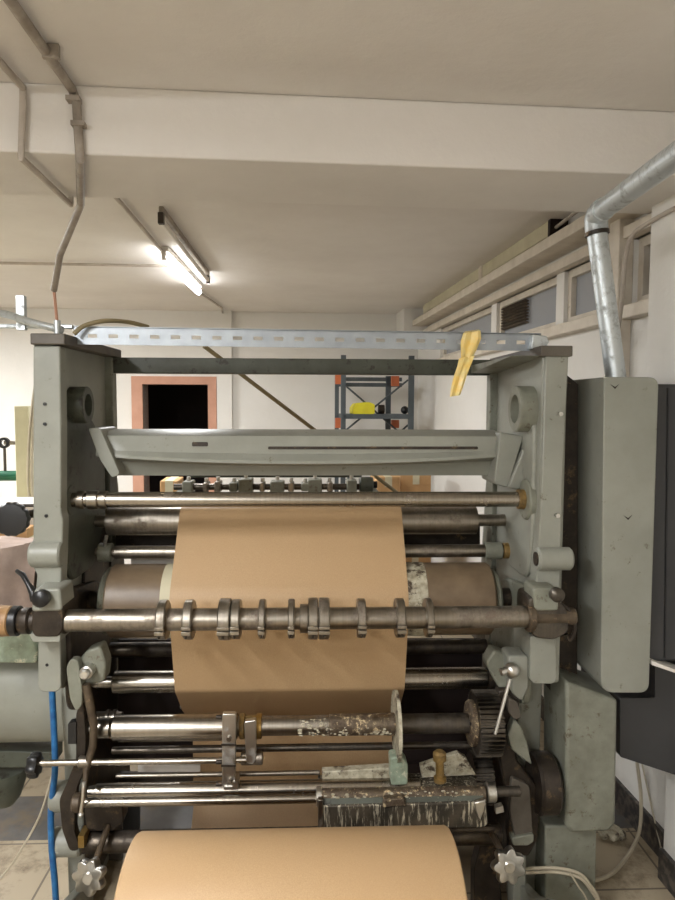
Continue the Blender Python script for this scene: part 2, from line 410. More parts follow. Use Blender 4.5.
def batten(pa, pb, lit, label, w=.05):
    """ceiling fluorescent fixture between two ceiling points"""
    pa = Vector(pa); pb = Vector(pb); L = (pb-pa).length; mid = (pa+pb)/2; ang = math.atan2(pb.y-pa.y, pb.x-pa.x)
    X = BM @ Matrix.Translation(mid) @ Matrix.Rotation(ang, 4, 'Z')
    wl = X.translation
    root = thing('fluorescent_lamp', (wl.x, wl.y, HC-.1), label, 'lamp')
    link('housing', bx((-L/2, -w/2, -.03), (L/2, w/2, 0)), 'white' if lit else 'conduit', root, xf=X, bevel=.004)
    for s in (-1, 1): link('lamp_holder', bx((s*L/2-.015, -.012, -.078), (s*L/2+.015, .012, -.03)), 'white' if lit else 'iron', root, xf=X)
    bm = new(); cyl(bm, (-L/2+.02, 0, -.062), (L/2-.02, 0, -.062), .022 if lit else .012, 16)
    link('tube', bm, ('lit_dim' if lit < 20 else 'lit') if lit else 'white', root, xf=X)
    if lit:
        ld = bpy.data.lights.new('tube_glow', 'AREA'); ld.shape = 'RECTANGLE'; ld.size = L; ld.size_y = .05
        ld.energy = lit; ld.color = (.975, .985, 1)
        lo = bpy.data.objects.new('tube_glow', ld); COL.objects.link(lo)
        lo.matrix_world = X @ Matrix.Translation((0, 0, -.085))
        try: ld.spread = PI
        except Exception: pass
    return root
batten(PZ(164, 257, HC-.06)+Vector((0,0,.06)), PZ(199, 292, HC-.06)+Vector((0,0,.06)), 14, 'lit fluorescent lamp glowing on the far ceiling')
batten(PZ(161, 206, HC), PZ(208, 271, HC), 0, 'unlit fluorescent fixture on the far ceiling beside the glowing one', .022)
batten((-1.35, -.6, HC), (-1.35, .8, HC), 34, 'lit fluorescent lamp on the near ceiling above the viewpoint')
batten((-1.35, -2.9, HC), (-1.35, -1.5, HC), 40, 'lit fluorescent lamp on the near ceiling, rearmost of its row')
batten((-2.8, 3.6, HC), (-2.8, 5.0, HC), 60, 'unseen fluorescent lamp added over the left workbench to brighten the back wall')  # added out of view to brighten the back wall
w = bpy.data.worlds.new('world'); S.world = w; w.use_nodes = True
w.node_tree.nodes['Background'].inputs[0].default_value = (.9, .85, .8, 1); w.node_tree.nodes['Background'].inputs[1].default_value = .02

# galvanised pipe
Yp = .12
q0 = P(616, 379, Yp); q1 = P(596, 226, .14); q2 = P(598, 213, .12); q3 = P(690, 146, -.45); q3 = q2+(q3-q2)*1.6
gp = thing('galvanised_pipe', tuple(q0), 'large galvanised metal pipe rising from the tall green cover and bending right', 'pipe')
rp = .0295
link('vertical_pipe', cyl(new(), q0, q1, rp, 32), 'galv', gp)
link('horizontal_pipe', cyl(new(), q2+(q3-q2).normalized()*.03, q3, rp, 32), 'galv', gp)
e = [q1-(q1-q0).normalized()*.02]+[q1+(Vector((0,0,1)))*.02, q2+Vector((0,0,.0))+(q3-q2).normalized()*.012, q2+(q3-q2).normalized()*.05]
link('elbow', tube(new(), e, rp+.004, 28, 6), 'galv', gp)
link('band', ring(new(), q1-(q1-q0).normalized()*.028, q1-(q1-q0).normalized()*.016, rp+.006, rp-.002), 'iron', gp)
# pipe bracket on the post and spray of cables
bm = new(); tube(bm, [tuple(PX(675, 208, XW-.08)), tuple(PX(650, 222, XW-.08)), tuple(PX(632, 236, XW-.1)), tuple(PX(625, 262, XW-.12)), tuple(PX(622, 300, XW-.1)), tuple(PX(616, 345, XW-.06))], .008, 8, 6)
tag(link('hanging_cable', bm, 'conduit_w', xf=BM), 'whitewashed cable looped down over the window post', 'cable')

# ================================================================== MACHINE
MC = thing('printing_machine', (0, .25, 0), 'large grey-green paper printing machine with bare steel rollers', 'machine')
zt_l = P(46, 337, 0).z; zt_r = P(554, 349, 0).z
XL0, XL1 = P(34, 420, 0).x, P(59.5, 420, 0).x
XR0, XR1 = P(537, 420, 0).x, P(569, 420, 0).x
zlow = P(46, 690, 0).z
def side(x0, x1, ztop, name, back):
    prof = rnd([(0, ztop), (.5, ztop), (.53, 1.52), (.60, 1.3), (.66, .9), (.66, .0), (.16, .0), (.14, zlow-.03), (0, zlow)], .02)
    bm = new(); yz(bm, prof, x0, x1); return link(name, bm, 'green', MC, bevel=.004)
sl = side(XL0+.004, XL1-.012, zt_l, 'side_frame', .5)
sr = side(XR0+.012, XR1-.008, zt_r, 'side_frame', .5)
for s, x0, x1 in ((sl, XL0, XL1), (sr, XR0, XR1)): pass
# front flanges
bm = new(); ppoly(bm, rnd([(33,346),(60,346),(61,420),(61,512),(63,520),(62,556),(60,604),(34,604),(37,575),(33,568),(33,545)], 2, 3), -.012, .05); link('front_flange', bm, 'green', sl, bevel=.004)
bm = new(); ppoly(bm, rnd([(38,636),(60,636),(61,688),(57,692),(42,692),(38,688)], 3, 3), -.015, .16); link('lower_flange', bm, 'green', sl, bevel=.004)
bm = new(); ppoly(bm, [(546,352),(569,352),(563,480),(560,606),(535,606),(541,500)], -.012, .06)
link('front_flange', bm, 'green', sr, bevel=.004)
bm = new(); ppoly(bm, rnd([(530,636),(556,636),(557,680),(553,684),(534,684),(530,680)], 3, 3), -.015, .16); link('lower_flange', bm, 'green', sr, bevel=.004)
# back flange strips + top caps
for s, x0, x1, d in ((sl, XL1-.03, XL1+.014, 1), (sr, XR0-.014, XR0+.03, 1)):
    bm = new(); box(bm, (x0, .46, 1.42), (x1, .51, (zt_l if s is sl else zt_r)-.02)); link('back_flange', bm, 'green_dirty', s, bevel=.004)
for s, a, b2_, z in ((sl, P(30,340,-.02).x, P(61,340,-.02).x, zt_l), (sr, P(541,350,-.02).x, P(573,350,-.02).x, zt_r)):
    bm = new(); box(bm, (a, -.02, z-.022), (b2_+(.01 if s is sl else 0), .53, z+.008)); link('top_cap', bm, 'cap', s, bevel=.003)
bm = new(); yz(bm, [(-.01, zt_r-.02), (.5, zt_r-.02), (.5, zt_r-.05), (.02, zt_r-.022)], XR0-.08, XR0+.012); link('top_ledge', bm, 'green_dirty', sr, bevel=.003)
# round bearing holes
for s, px, py, Y, x, sg, rr in ((sl, 78, 405, .13, XL1-.012, 1, .054), (sr, 525, 409, .09, XR0+.012, -1, .068)):
    c = P(px, py, Y); 
    link('bearing_ring', ring(new(), (x-sg*.01, Y, c.z), (x+sg*.05, Y, c.z), rr, rr*.62), 'green_dirty' if s is sr else 'green_dark', s)  # left ring darker, shade of the inner face in its colour
    link('bearing_bore', cyl(new(), (x-sg*.008, Y, c.z), (x+sg*.006, Y, c.z), rr*.61), 'iron_brown', s)
# pads under ring, ribs; left ones darkened with shade, the lower one also oily
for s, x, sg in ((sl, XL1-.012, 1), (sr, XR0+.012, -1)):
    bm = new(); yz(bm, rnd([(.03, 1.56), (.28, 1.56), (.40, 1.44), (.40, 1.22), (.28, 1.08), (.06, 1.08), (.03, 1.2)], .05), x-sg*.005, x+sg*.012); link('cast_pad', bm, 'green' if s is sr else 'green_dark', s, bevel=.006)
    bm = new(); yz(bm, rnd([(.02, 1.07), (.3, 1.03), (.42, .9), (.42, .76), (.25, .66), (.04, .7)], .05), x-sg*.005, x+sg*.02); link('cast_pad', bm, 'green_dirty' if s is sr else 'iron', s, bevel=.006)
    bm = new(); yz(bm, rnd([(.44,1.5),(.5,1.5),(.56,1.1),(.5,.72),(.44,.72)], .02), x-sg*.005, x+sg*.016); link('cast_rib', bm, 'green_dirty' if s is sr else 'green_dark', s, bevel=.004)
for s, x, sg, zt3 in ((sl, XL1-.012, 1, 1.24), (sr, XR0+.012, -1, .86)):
    bm = new(); yz(bm, rnd([(.20,zt3),(.60,zt3-.1),(.655,.86),(.655,.05),(.165,.05),(.15,.6),(.17,.9)], .04), x-sg*.004, x+sg*.010); link('oily_shade_sheet', bm, 'iron', s, bevel=.003)  # added dark sheets: oil grime, plus painted shade on the left face
# bolts/dots on flanges
for px, py in ((44.5, 404), (44.5, 424), (46, 516), (47, 665)):
    c = P(px, py, -.0155); link('bolt_hole', cyl(new(), (c.x, -.016, c.z), (c.x, -.010, c.z), .0045, 16), 'black', sl)
for px, py in ((559, 414), (556, 515)):
    c = P(px, py, -.013); bm = new(); cyl(bm, (c.x, -.03, c.z), (c.x, -.01, c.z), .006, 12); link('pin', bm, 'alu', sr)
# mounting lug lower-left: rounded boss and right boss
a = P(28, 556, -.03); b_ = P(60, 556, -.03)
link('boss', cyl(new(), (a.x, -.005, a.z), (b_.x, -.005, a.z), .037, 28, .005), 'green', sl)
bm = new(); ppoly(bm, [(37,500),(47,500),(47,540),(30,548),(36,530)], .0, .05); link('gusset', bm, 'green', sl, bevel=.004)
a = P(538, 560, -.03); b_ = P(573, 560, -.03)
link('boss', cyl(new(), (a.x, -.015, a.z), (b_.x, -.015, a.z), .033, 28, .006), 'green', sr)
link('boss_pin', cyl(new(), (a.x-.003, -.015, a.z), (a.x+.004, -.015, a.z), .02, 24), 'iron', sr)

# gear cover on the right
Yc = -.03
bm = new()
c_ = [(603,377),(651,377),(659,386),(649,684),(643,692),(614,692),(604,684),(601,670)]
prism(bm, [P(x, y, Yc) for x, y in rnd([(603.5,377),(659,377),(648.5,692),(601,692)], 12, 6)], (0, .001, 0))
bm.free(); bm = new()
fr = [P(x, y, Yc) for x, y in ((604,376.5),(648,376.5),(659,388),(649,680),(641,692),(616,693),(605,686),(602,670))]
xl = fr[0].x
front = []
for (x, y), r_ in zip(((604,377),(659,377),(649,693),(601,693)), (.004, .03, .03, .04)):
    front.append((P(x, y, Yc), r_))
poly = []
n4 = len(front)
for i in range(n4):
    p, r_ = front[i]; A = front[i-1][0]-p; B = front[(i+1)%n4][0]-p
    p0 = p+A.normalized()*r_; p1 = p+B.normalized()*r_
    for k in range(7):
        t = k/6; poly.append(p0*(1-t)**2+p*2*t*(1-t)+p1*t*t)
prism(bm, poly, (0, .29, 0))
gc = link('gear_cover', bm, 'green', MC, bevel=.012)
for px, py in ((662, 433), (653, 643)):
    c = P(px, py, .05); link('screw', cyl(new(), (c.x-.012, .05, c.z), (c.x+.004, .05, c.z), .007, 14), 'alu', gc)
for px, py in ((614, 386), (627, 517)):
    c = P(px, py, Yc-.001); bm = new(); prism(bm, [P(px-4, py-2, Yc), P(px+1, py+1, Yc), P(px+5, py-2, Yc), P(px+1, py+3, Yc)], (0,-.0012,0)); link('paint_chip', bm, 'iron', gc)
# lower gear cover (angled)
bm = new(); ppoly(bm, [(566,682),(618,700),(616,824),(609,832),(572,834),(566,826)], .0, .2)
lc = link('lower_cover', bm, 'green_dirty', MC, bevel=.01)
bm = new(); ppoly(bm, [(545,826),(597,826),(595,960),(545,960)], .07, .33); link('pedestal', bm, 'green_dirty', lc, bevel=.006)
# arms behind, bottom cross frame so the frames carry on down
bm = new(); ppoly(bm, [(563,372),(578,384),(577,690),(550,690),(556,600)], .13, .2); link('bridge_gap_fill', bm, 'iron', MC)  # upper part is a dark fill added for the shaded gap

# ---- crosswise castings and bars
def roller(name, x0, x1, yc, dpx, Y, mat, parent=None, necks=None, yc2=None, seg=48):
    a = P(x0, yc, Y); b_ = P(x1, yc2 if yc2 else yc, Y); z = (a.z+b_.z)/2
    r = dpx/2/F*(Y+1.9)*1.0
    bm = new(); L = b_.x-a.x
    if necks: 
        n0, n1, nr = necks; prof = [(-n0, nr), (0, nr), (0, r-.002), (.002, r), (L-.002, r), (L, r-.002), (L, nr), (L+n1, nr)]
    else: prof = [(0, r-.002), (.002, r), (L-.002, r), (L, r-.002)]
    lathe(bm, (a.x, Y, z), (b_.x, Y, z), prof, seg)
    o = link(name, bm, mat, parent or MC); o['_z'] = z; return o, a.x, b_.x, z, r
# stretcher beam with tapered ends
Y0 = .16
def zpx(py, Y, px=300): return P(px, py, Y).z
bm = new()
xa, xb = P(96, 440, Y0).x, P(503, 440, Y0).x
xa2, xb2 = P(112, 470, Y0).x, P(500, 470, Y0).x
prof = [(0.03, zpx(432.2, Y0)), (.0, zpx(436.2, Y0)), (.0, zpx(450.2, Y0)), (-.022, zpx(453.2, Y0)), (-.022, zpx(456.2, Y0)), (.03, zpx(461.2, Y0)), (.05, zpx(477.2, Y0)), (.12, zpx(478.2, Y0)), (.12, zpx(430.7, Y0))]
va = []; n = 24
for i in range(n+1):
    t = i/n; x = xa+(xb-xa)*t
    e = min(1, min(t, 1-t)/.16); e = e*e*(3-2*e)
    rowp = []
    for k, (dy, z) in enumerate(prof):
        zz = z
        bow = 4*t*(1-t)*.022
        if k in (3, 4): zz = z - bow; dy = dy+(1-e)*.016
        if k == 2: zz = z - bow*.5
        if k == 5: zz = z - bow*.75
        if k in (5, 6, 7): dx = (xa2-xa)*(1-t) - (xb-xb2)*t
        else: dx = 0
        rowp.append(bm.verts.new((x+dx*(1 if i in (0, n) else .0), Y0+dy, zz)))
    va.append(rowp)
for a, b_ in zip(va, va[1:]):
    m_ = len(prof)
    for k in range(m_): bm.faces.new((a[k], a[(k+1)%m_], b_[(k+1)%m_], b_[k]))
bm.faces.new(va[0]); bm.faces.new(va[-1])
sb = link('stretcher_beam', bm, 'green', MC)
for (x0, x1, y0, y1) in ((192, 208, 442, 446.5), (268, 478, 446.5, 449.5)):
    bm = new(); ppoly(bm, rnd([(x0,y0),(x1,y0),(x1,y1),(x0,y1)], 1.4, 3), Y0-.0012, .002); link('slot', bm, 'iron', sb)
    bm = new(); ppoly(bm, [(x0,y1),(x1,y1),(x1,y1+1),(x0,y1+1)], Y0-.003, .004); link('slot_lip', bm, 'green', sb)
for side_, pts in (('l', [(88,428),(100,428),(120,474),(112,478),(100,460)]), ('r', [(500,432),(524,436),(508,488),(494,484)])):
    bm = new(); ppoly(bm, rnd(pts, 3, 3), Y0-.03, .16); link('mounting_foot', bm, 'green', sb, bevel=.004)
bm = new(); ppoly(bm, rnd([(524,448),(536,450),(520,490),(508,488)], 3, 3), Y0-.045, .18); link('mounting_foot', bm, 'green', sb, bevel=.004)
bm = new(); box(bm, (XL1-.02, .47, zpx(374, .47)), (XR0+.02, .53, zpx(358.5, .47))); link('rear_cross_bar', bm, 'green_dark', MC, bevel=.003)

# top roller
o, xa, xb, z, r = roller('guide_roller', 104, 519, 499, 15.5, .08, 'steel', necks=(.11, .05, .021), yc2=500)
for t_, rr_, w_ in ((-.075, 1.15, .02), (-.045, 1.2, .03), (-.01, 1.15, .02)):
    link('collar', ring(new(), (xa+t_, .08, z), (xa+t_+w_, .08, z), r*rr_, r*.8), 'steel_worn', o)
link('end_bush', ring(new(), (xb-.005, .08, z), (xb+.015, .08, z), r*1.3, r*.8), 'brass', o)
link('bearing_flange', ring(new(), (xb+.014, .08, z), (XR0+.02, .08, z), r*2.7, r*.9), 'green_dirty', sr)
link('bearing_flange', ring(new(), (XL1-.02, .08, z), (xa-.09, .08, z), r*2.0, r*.85), 'green_dark', sl)  # darker than the right one, shade painted in

# guide roller that carries the paper
Yg = .30; rg = .045; zg = 1.6-.371*1.0
zg = P(300, 510, Yg-.04).z-rg*.93
link('guide_roller', lathe(new(), (XL1-.02, Yg, zg), (XR0+.02, Yg, zg), [(0,.02),(.06,.02),(.06,rg),(1.26,rg),(1.26,.02),(XR0-XL1+.04,.02)], 48), 'steel_worn', MC)
o, xa, xb, z, r = roller('guide_roller', 115, 486, 551.5, 13, .255, 'steel_worn', necks=(.06,.06,.014))
link('end_bush', ring(new(), (xb-.005, .255, z), (xb+.05, .255, z), r*1.35, r*.5), 'green_dirty', o)
link('end_bush', ring(new(), (xb+.055, .255, z), (xb+.075, .255, z), r*1.25, r*.5), 'brass', o)
link('end_bush', ring(new(), (xa-.05, .255, z), (xa-.008, .255, z), r*1.45, r*.5), 'green_dirty', o)
link('lever_pin', tube(new(), [(xa-.03,.245,z+.02),(xa-.02,.225,z+.045),(xa-.015,.22,z+.06)], .006, 8), 'alu', o)
# brown impression drum
Yd = .205; rd = .113
zd = P(300, 604, Yd-.05).z
o = link('impression_drum', lathe(new(), (P(113,605,Yd).x, Yd, zd), (P(488,605,Yd).x, Yd, zd), [(0, rd-.006), (.006, rd), (P(488,605,Yd).x-P(113,605,Yd).x-.006, rd), (P(488,605,Yd).x-P(113,605,Yd).x, rd-.006)], 72), 'rubber', MC)
xdl, xdr = P(113,605,Yd).x, P(488,605,Yd).x
link('drum_end', ring(new(), (xdl-.02, Yd, zd), (xdl-.002, Yd, zd), rd*.93, .03), 'green_dirty', o)
link('drum_end', ring(new(), (xdr+.002, Yd, zd), (xdr+.025, Yd, zd), rd*.8, .03), 'green_dirty', o)
link('drum_shaft', cyl(new(), (XL1-.02, Yd, zd), (XR0+.02, Yd, zd), .032), 'iron', o)
# pale sleeves at paper edges
for a_, b_ in ((160, 176), (402, 428)):
    x0, x1 = P(a_,605,Yd-.1).x, P(b_,605,Yd-.1).x
    link('packing_sleeve', ring(new(), (x0, Yd, zd), (x1, Yd, zd), rd+.0015, rd-.004, 72), 'duct' if a_ < 300 else 'gluewhite', o)
bm = new(); ppoly(bm, [(131,558),(183,558),(183,567),(131,567)], .33, .004); link('paper_strip', bm, 'white', MC)

# collared front shaft
Ys = -.045; zs = P(300, 618.5, Ys).z; rs = .0305
fs = link('front_shaft', cyl(new(), (P(64,618,Ys).x, Ys, zs), (P(528,618,Ys).x, Ys, zs), rs, 40, .003), 'steel_worn', MC)
def collar(px, wpx, k=1.0, split=False, mat='steel_worn'):
    c = P(px, 618, Ys).x; w = wpx/F*(1.9+Ys); ro = .056*k
    cb = link('collar', ring(new(), (c-w/2, Ys, zs), (c+w/2, Ys, zs), ro, rs*.97, 40), mat, fs)
    bm = new(); box(bm, (c-w*.5, Ys-ro-.006, zs-.012), (c+w*.5, Ys-ro*.6, zs-.004)); link('clamp_ear', bm, mat, cb, bevel=.001)
    bm = new(); box(bm, (c-w*.5, Ys-ro-.006, zs-.026), (c+w*.5, Ys-ro*.6, zs-.016)); link('clamp_ear', bm, mat, cb, bevel=.001)
    bm = new(); cyl(bm, (c, Ys-ro-.004, zs-.034), (c, Ys-ro-.004, zs-.028), .003, 10); link('clamp_screw', bm, 'iron', cb)
    if wpx > 12:
        bm = new(); cyl(bm, (c+w*.15, Ys-ro-.016, zs-.02), (c+w*.15, Ys-ro*.8, zs-.02), .011, 14); link('set_bolt', bm, 'iron', cb)
for px, wpx in ((163.5, 9), (189.5, 9), (225.5, 12), (236.5, 9), (262.5, 6.5), (291.5, 6.5), (313, 10), (324, 11), (361, 8.5), (399.5, 9), (428, 7)):
    collar(px, wpx, 1.02 if wpx > 9.5 else .97)
link('middle_sleeve', ring(new(), (P(300,618,Ys).x, Ys, zs), (P(308,618,Ys).x, Ys, zs), .04, rs*.97), 'steel_worn', fs)
# bearings of the front shaft
bm = new(); ppoly(bm, rnd([(33,600),(60,596),(63,610),(63,630),(58,637),(34,637),(31,628)], 4, 3), Ys-.035, .12); bl = link('bearing_block', bm, 'iron', MC, bevel=.004)
bm = new(); ppoly(bm, rnd([(34,589),(60,589),(62,611),(31,612)], 4, 3), Ys-.04, .10); link('bearing_cap', bm, 'green', bl, bevel=.005)
bm = new(); ppoly(bm, rnd([(29,634),(60,632),(60,642),(33,642)], 2, 3), Ys-.03, .10); link('bearing_ledge', bm, 'green', bl, bevel=.003)
c = P(43, 597, Ys-.045); link('clamp_knob', lathe(new(), (c.x, Ys-.04, c.z), (c.x, Ys-.075, c.z), [(0,.012),(.008,.023),(.026,.023),(.032,.016),(.034,.004)], 20), 'black', bl)
bm = new(); ppoly(bm, rnd([(529,598),(556,596),(568,612),(569,632),(555,640),(534,638),(528,625)], 5, 3), Ys-.02, .11); br_ = link('bearing_block', bm, 'steel_dark', MC, bevel=.004)
bm = new(); ppoly(bm, rnd([(533,588),(558,588),(559,611),(535,611)], 4, 3), Ys-.03, .09); link('bearing_cap', bm, 'green_dirty', br_, bevel=.005)
c = P(556, 594, Ys-.045); link('clamp_knob', lathe(new(), (c.x, Ys-.03, c.z), (c.x, Ys-.07, c.z), [(0,.01),(.012,.01),(.014,.02),(.03,.02),(.036,.014),(.038,.003)], 20), 'steel_dark', br_)
link('shaft_nose', cyl(new(), (P(527,618,Ys).x, Ys, zs), (P(575,618,Ys).x, Ys, zs), .024, 28, .004), 'iron_brown', fs)
link('shaft_ring', ring(new(), (P(526,618,Ys).x, Ys, zs), (P(533,618,Ys).x, Ys, zs), .042, .02), 'iron_brown', fs)
bm = new(); x0 = P(563,630,Ys).x
tube(bm, [P(560,604,Ys-.01), P(570,612,Ys-.01), P(575,628,Ys-.01), P(570,640,Ys), P(566,634,Ys)], .006, 8, 5); link('oil_pipe', bm, 'iron', br_)
# left hand end: wood grip, rings
link('shaft_ring', ring(new(), (P(62,618,Ys).x, Ys, zs), (P(67,618,Ys).x, Ys, zs), .036, .02), 'iron', fs)
link('shaft_end', lathe(new(), (P(19,619,Ys).x, Ys, zs), (P(64,618,Ys).x, Ys, zs), [(0,.03),(.012,.036),(.03,.036),(.036,.028),(.12,.028)], 32), 'iron', fs)
link('shaft_ring', ring(new(), (P(12,619,Ys).x, Ys, zs), (P(20,619,Ys).x, Ys, zs), .041, .02), 'black', fs)
link('grip', lathe(new(), (P(13,619,Ys).x, Ys, zs), (P(-40,619,Ys).x, Ys, zs), [(0,.034),(.006,.041),(.04,.043),(.09,.038),(.14,.036)], 32), 'wood', fs)

# rollers under the shaft
roller('guide_roller', 110, 486, 648, 15, .36, 'rod_dark')
o, xa, xb, z, r = roller('guide_roller', 114, 486, 680, 22, .19, 'steel', necks=(.08,.06,.018))
zr2 = z; yr2 = .19; rr2 = r
link('end_collar', ring(new(), (xb+.002, .19, z), (xb+.02, .19, z), r*1.05, r*.5), 'iron', o)
link('end_collar', lathe(new(), (XL1-.0, .2, z-.12), (P(110,700,.2).x, .2, z-.12), [(0,.02),(.05,.02),(.052,.026),(.06,.026),(.062,.02),(.07,.02),(.072,.026),(.08,.026),(.082,.02),(.1,.018)], 28), 'steel_worn', o)
# roller A with gear
Ya = .04
o, xa, xb, z, r = roller('pattern_shaft', 114, 238, 727, 25, Ya, 'steel', necks=(.09, 0.0, .02))
link('shaft_end', cyl(new(), (P(97,727,Ya).x, Ya, z), (P(112,727,Ya).x, Ya, z), r*.82, 32, .003), 'steel', o)
o2 = link('pattern_shaft', cyl(new(), (P(236,726,Ya).x, Ya, z), (P(330,726,Ya).x, Ya, z), r*.78, 36, .002), 'steel_worn', MC)
o3 = link('pattern_shaft', cyl(new(), (P(329,726,Ya).x, Ya, z), (P(392,726,Ya).x, Ya, z), r*.86, 36, .002), 'steel_rust', MC)
o4 = link('pattern_shaft', cyl(new(), (P(391,726,Ya).x, Ya, z), (P(474,726,Ya).x, Ya, z), r*.8, 36, .002), 'steel_dark', MC)
xd = P(396.5,726,Ya).x; 
link('cam_disc', ring(new(), (xd-.006, Ya-.01, z+.0), (xd+.003, Ya-.01, z+.0), .1, r*.6, 56), 'gluewhite', o4)
link('disc_hub', ring(new(), (xd-.03, Ya, z), (xd-.006, Ya, z), .032, r*.6), 'steel_rust', o4)
gx0, gx1 = P(470,724,Ya).x, P(497,724,Ya).x
g = link('drive_gear', gear(new(), (Ya, z), gx0+.012, gx1, .094, 38), 'steel_dark', MC)
link('gear_hub', ring(new(), (gx0-.006, Ya, z), (gx0+.016, Ya, z), .066, .02), 'steel_rust', g)
link('hub_screw', cyl(new(), (gx0-.009, Ya-.03, z+.012), (gx0-.003, Ya-.03, z+.012), .006, 12), 'black', g)
zg2 = P(490, 783, .12).z
link('drive_gear', gear(new(), (.14, zg2+.01), gx0+.03, gx1+.006, .082, 32), 'steel_dark', MC)
# rods
def rod(name, x0, x1, y, d, Y, mat, **k): return roller(name, x0, x1, y, d, Y, mat, seg=24, **k)
rod('tie_rod', 112, 478, 747.5, 7.5, .10, 'steel_dark')
rod('tie_rod', 180, 300, 706, 4, .3, 'steel_worn')
rod('tie_rod', 118, 222, 739.5, 4, .2, 'steel_worn')
ro, *_ = rod('adjusting_rod', 36, 247, 761.5, 6.5, -.02, 'steel')
link('rod_collar', cyl(new(), (P(79,762,-.02).x, -.02, P(80,762,-.02).z), (P(91,762,-.02).x, -.02, P(80,762,-.02).z), .017, 24, .003), 'steel_worn', ro)
c = P(33, 765, -.02)
link('hand_wheel', star(new(), (c.x+.004, -.02, c.z), (1, 0, .0), .036, .028, .03, 6), 'black', ro)
rod('tie_rod', 116, 320, 775.5, 5, .05, 'steel_worn', yc2=773)
rb, xa, xb, zB, rB = roller('glue_roller', 96, 420, 789, 17, .02, 'steel', necks=(.02,.0,.018))
rc, xa, xb, zC, rC = roller('front_rod', 82, 468, 799, 9.5, -.05, 'steel')
link('rod_collar', cyl(new(), (P(73,797,-.05).x, -.05, zC), (P(82,797,-.05).x, -.05, zC), .026, 24, .004), 'iron_brown', rc)
link('rod_sleeve', cyl(new(), (P(321,796,-.05).x, -.05, zC+.006), (P(485,794,-.05).x, -.05, zC+.006), .0205, 28, .002), 'steel_rust', rc)
link('rod_collar', cyl(new(), (P(316,796,-.05).x, -.05, zC+.006), (P(322,796,-.05).x, -.05, zC+.006), .026, 24, .002), 'alu', rc)
link('rod_collar', cyl(new(), (P(486,794,-.05).x, -.05, zC+.009), (P(495,794,-.05).x, -.05, zC+.009), .028, 24, .003), 'alu', rc)
link('rod_tip', cyl(new(), (P(494,792,-.05).x, -.05, zC+.01), (P(520,792,-.05).x, -.05, zC+.01), .0145, 24, .002), 'steel_dark', rc)
link('handle_pin', tube(new(), [P(84,782,-.07), P(83,800,-.08), P(81,812,-.08)], .0055, 10), 'alu', rc)
link('handle_ball', bmesh_ball(P(81,815,-.08), .008) if False else lathe(new(), P(81,812,-.08), P(81,818,-.08), [(0,.004),(.006,.008),(.014,.004)], 14), 'alu', rc)
roller('cross_shaft', 84, 500, 838, 21, .05, 'rod_dark')
rod('tie_rod', 385, 494, 829.5, 7, -.02, 'rod_dark')
# white bar standing in for the bright wall seen through the gap
bm = new(); ppoly(bm, [(138,765),(200,765),(200,772),(138,772)], .25, .01); link('gap_light_bar', bm, 'white', MC)
# rear plates: dark sheets added for the shade in the gaps
bm = new(); ppoly(bm, [(118,640),(482,640),(482,762),(118,762)], .5, .02); rp_ = link('gap_shade_sheet', bm, 'darkgap', MC)
bm = new(); ppoly(bm, [(118,774),(482,774),(482,803),(118,803)], .5, .02); link('gap_shade_sheet', bm, 'iron', MC)
bm = new(); ppoly(bm, [(116,519),(480,519),(480,556),(116,556)], .5, .03); link('rear_beam', bm, 'iron', MC)
bm = new(); ppoly(bm, [(108,807),(122,807),(122,900),(108,900)], .4, .02); link('rear_post', bm, 'cap', MC)
bm = new(); ppoly(bm, [(123,807),(139,807),(139,836),(123,836)], .38, .02); link('rear_post', bm, 'black', MC)
bm = new(); ppoly(bm, [(404,764),(482,764),(482,830),(404,830)], .48, .015); link('gap_shade_sheet', bm, 'darkgap', MC)
# links between shafts
bm = new(); ppoly(bm, rnd([(222,714),(236,714),(235,787),(222,787)], 2, 3), -.035, .02); l1 = link('vertical_link', bm, 'alu', MC, bevel=.002)
for y in (744, 765): 
    bm = new(); ppoly(bm, [(221,y),(236,y),(236,y+2),(221,y+2)], -.038, .002); link('clamp_slit', bm, 'iron', l1)
for x, y in ((229,739), (230,781)):
    c = P(x, y, -.04); link('bolt', cyl(new(), (c.x,-.043,c.z), (c.x,-.034,c.z), .007, 12), 'steel_worn', l1)
for x, y in ((219,717), (219,762), (219,784)):
    c = P(x, y, -.03); link('bolt', cyl(new(), (c.x-.008,-.03,c.z), (c.x+.008,-.03,c.z), .006, 12), 'iron', l1)
bm = new(); ppoly(bm, [(232,782),(238,782),(238,790),(224,790),(224,787),(232,787)], -.04, .05); link('link_foot', bm, 'alu', l1)
bm = new(); ppoly(bm, rnd([(244,722),(256,720),(256,760),(252,765),(246,763)], 2, 3), -.02, .02); l2 = link('short_link', bm, 'alu', MC, bevel=.002)
zz = P(250, 726, Ya).z
for a_, b_, rr_ in ((240,245,.034), (256,262,.034), (245,256,.028)):
    link('bush', ring(new(), (P(a_,726,Ya).x, Ya, zz), (P(b_,726,Ya).x, Ya, zz), rr_+.002, .022), 'brass', l2)
zz = P(250, 758, 0).z
link('link_pin', cyl(new(), (P(241,758,0).x, 0, zz), (P(263,758,0).x, 0, zz), .019, 24, .003), 'steel_worn', l2)

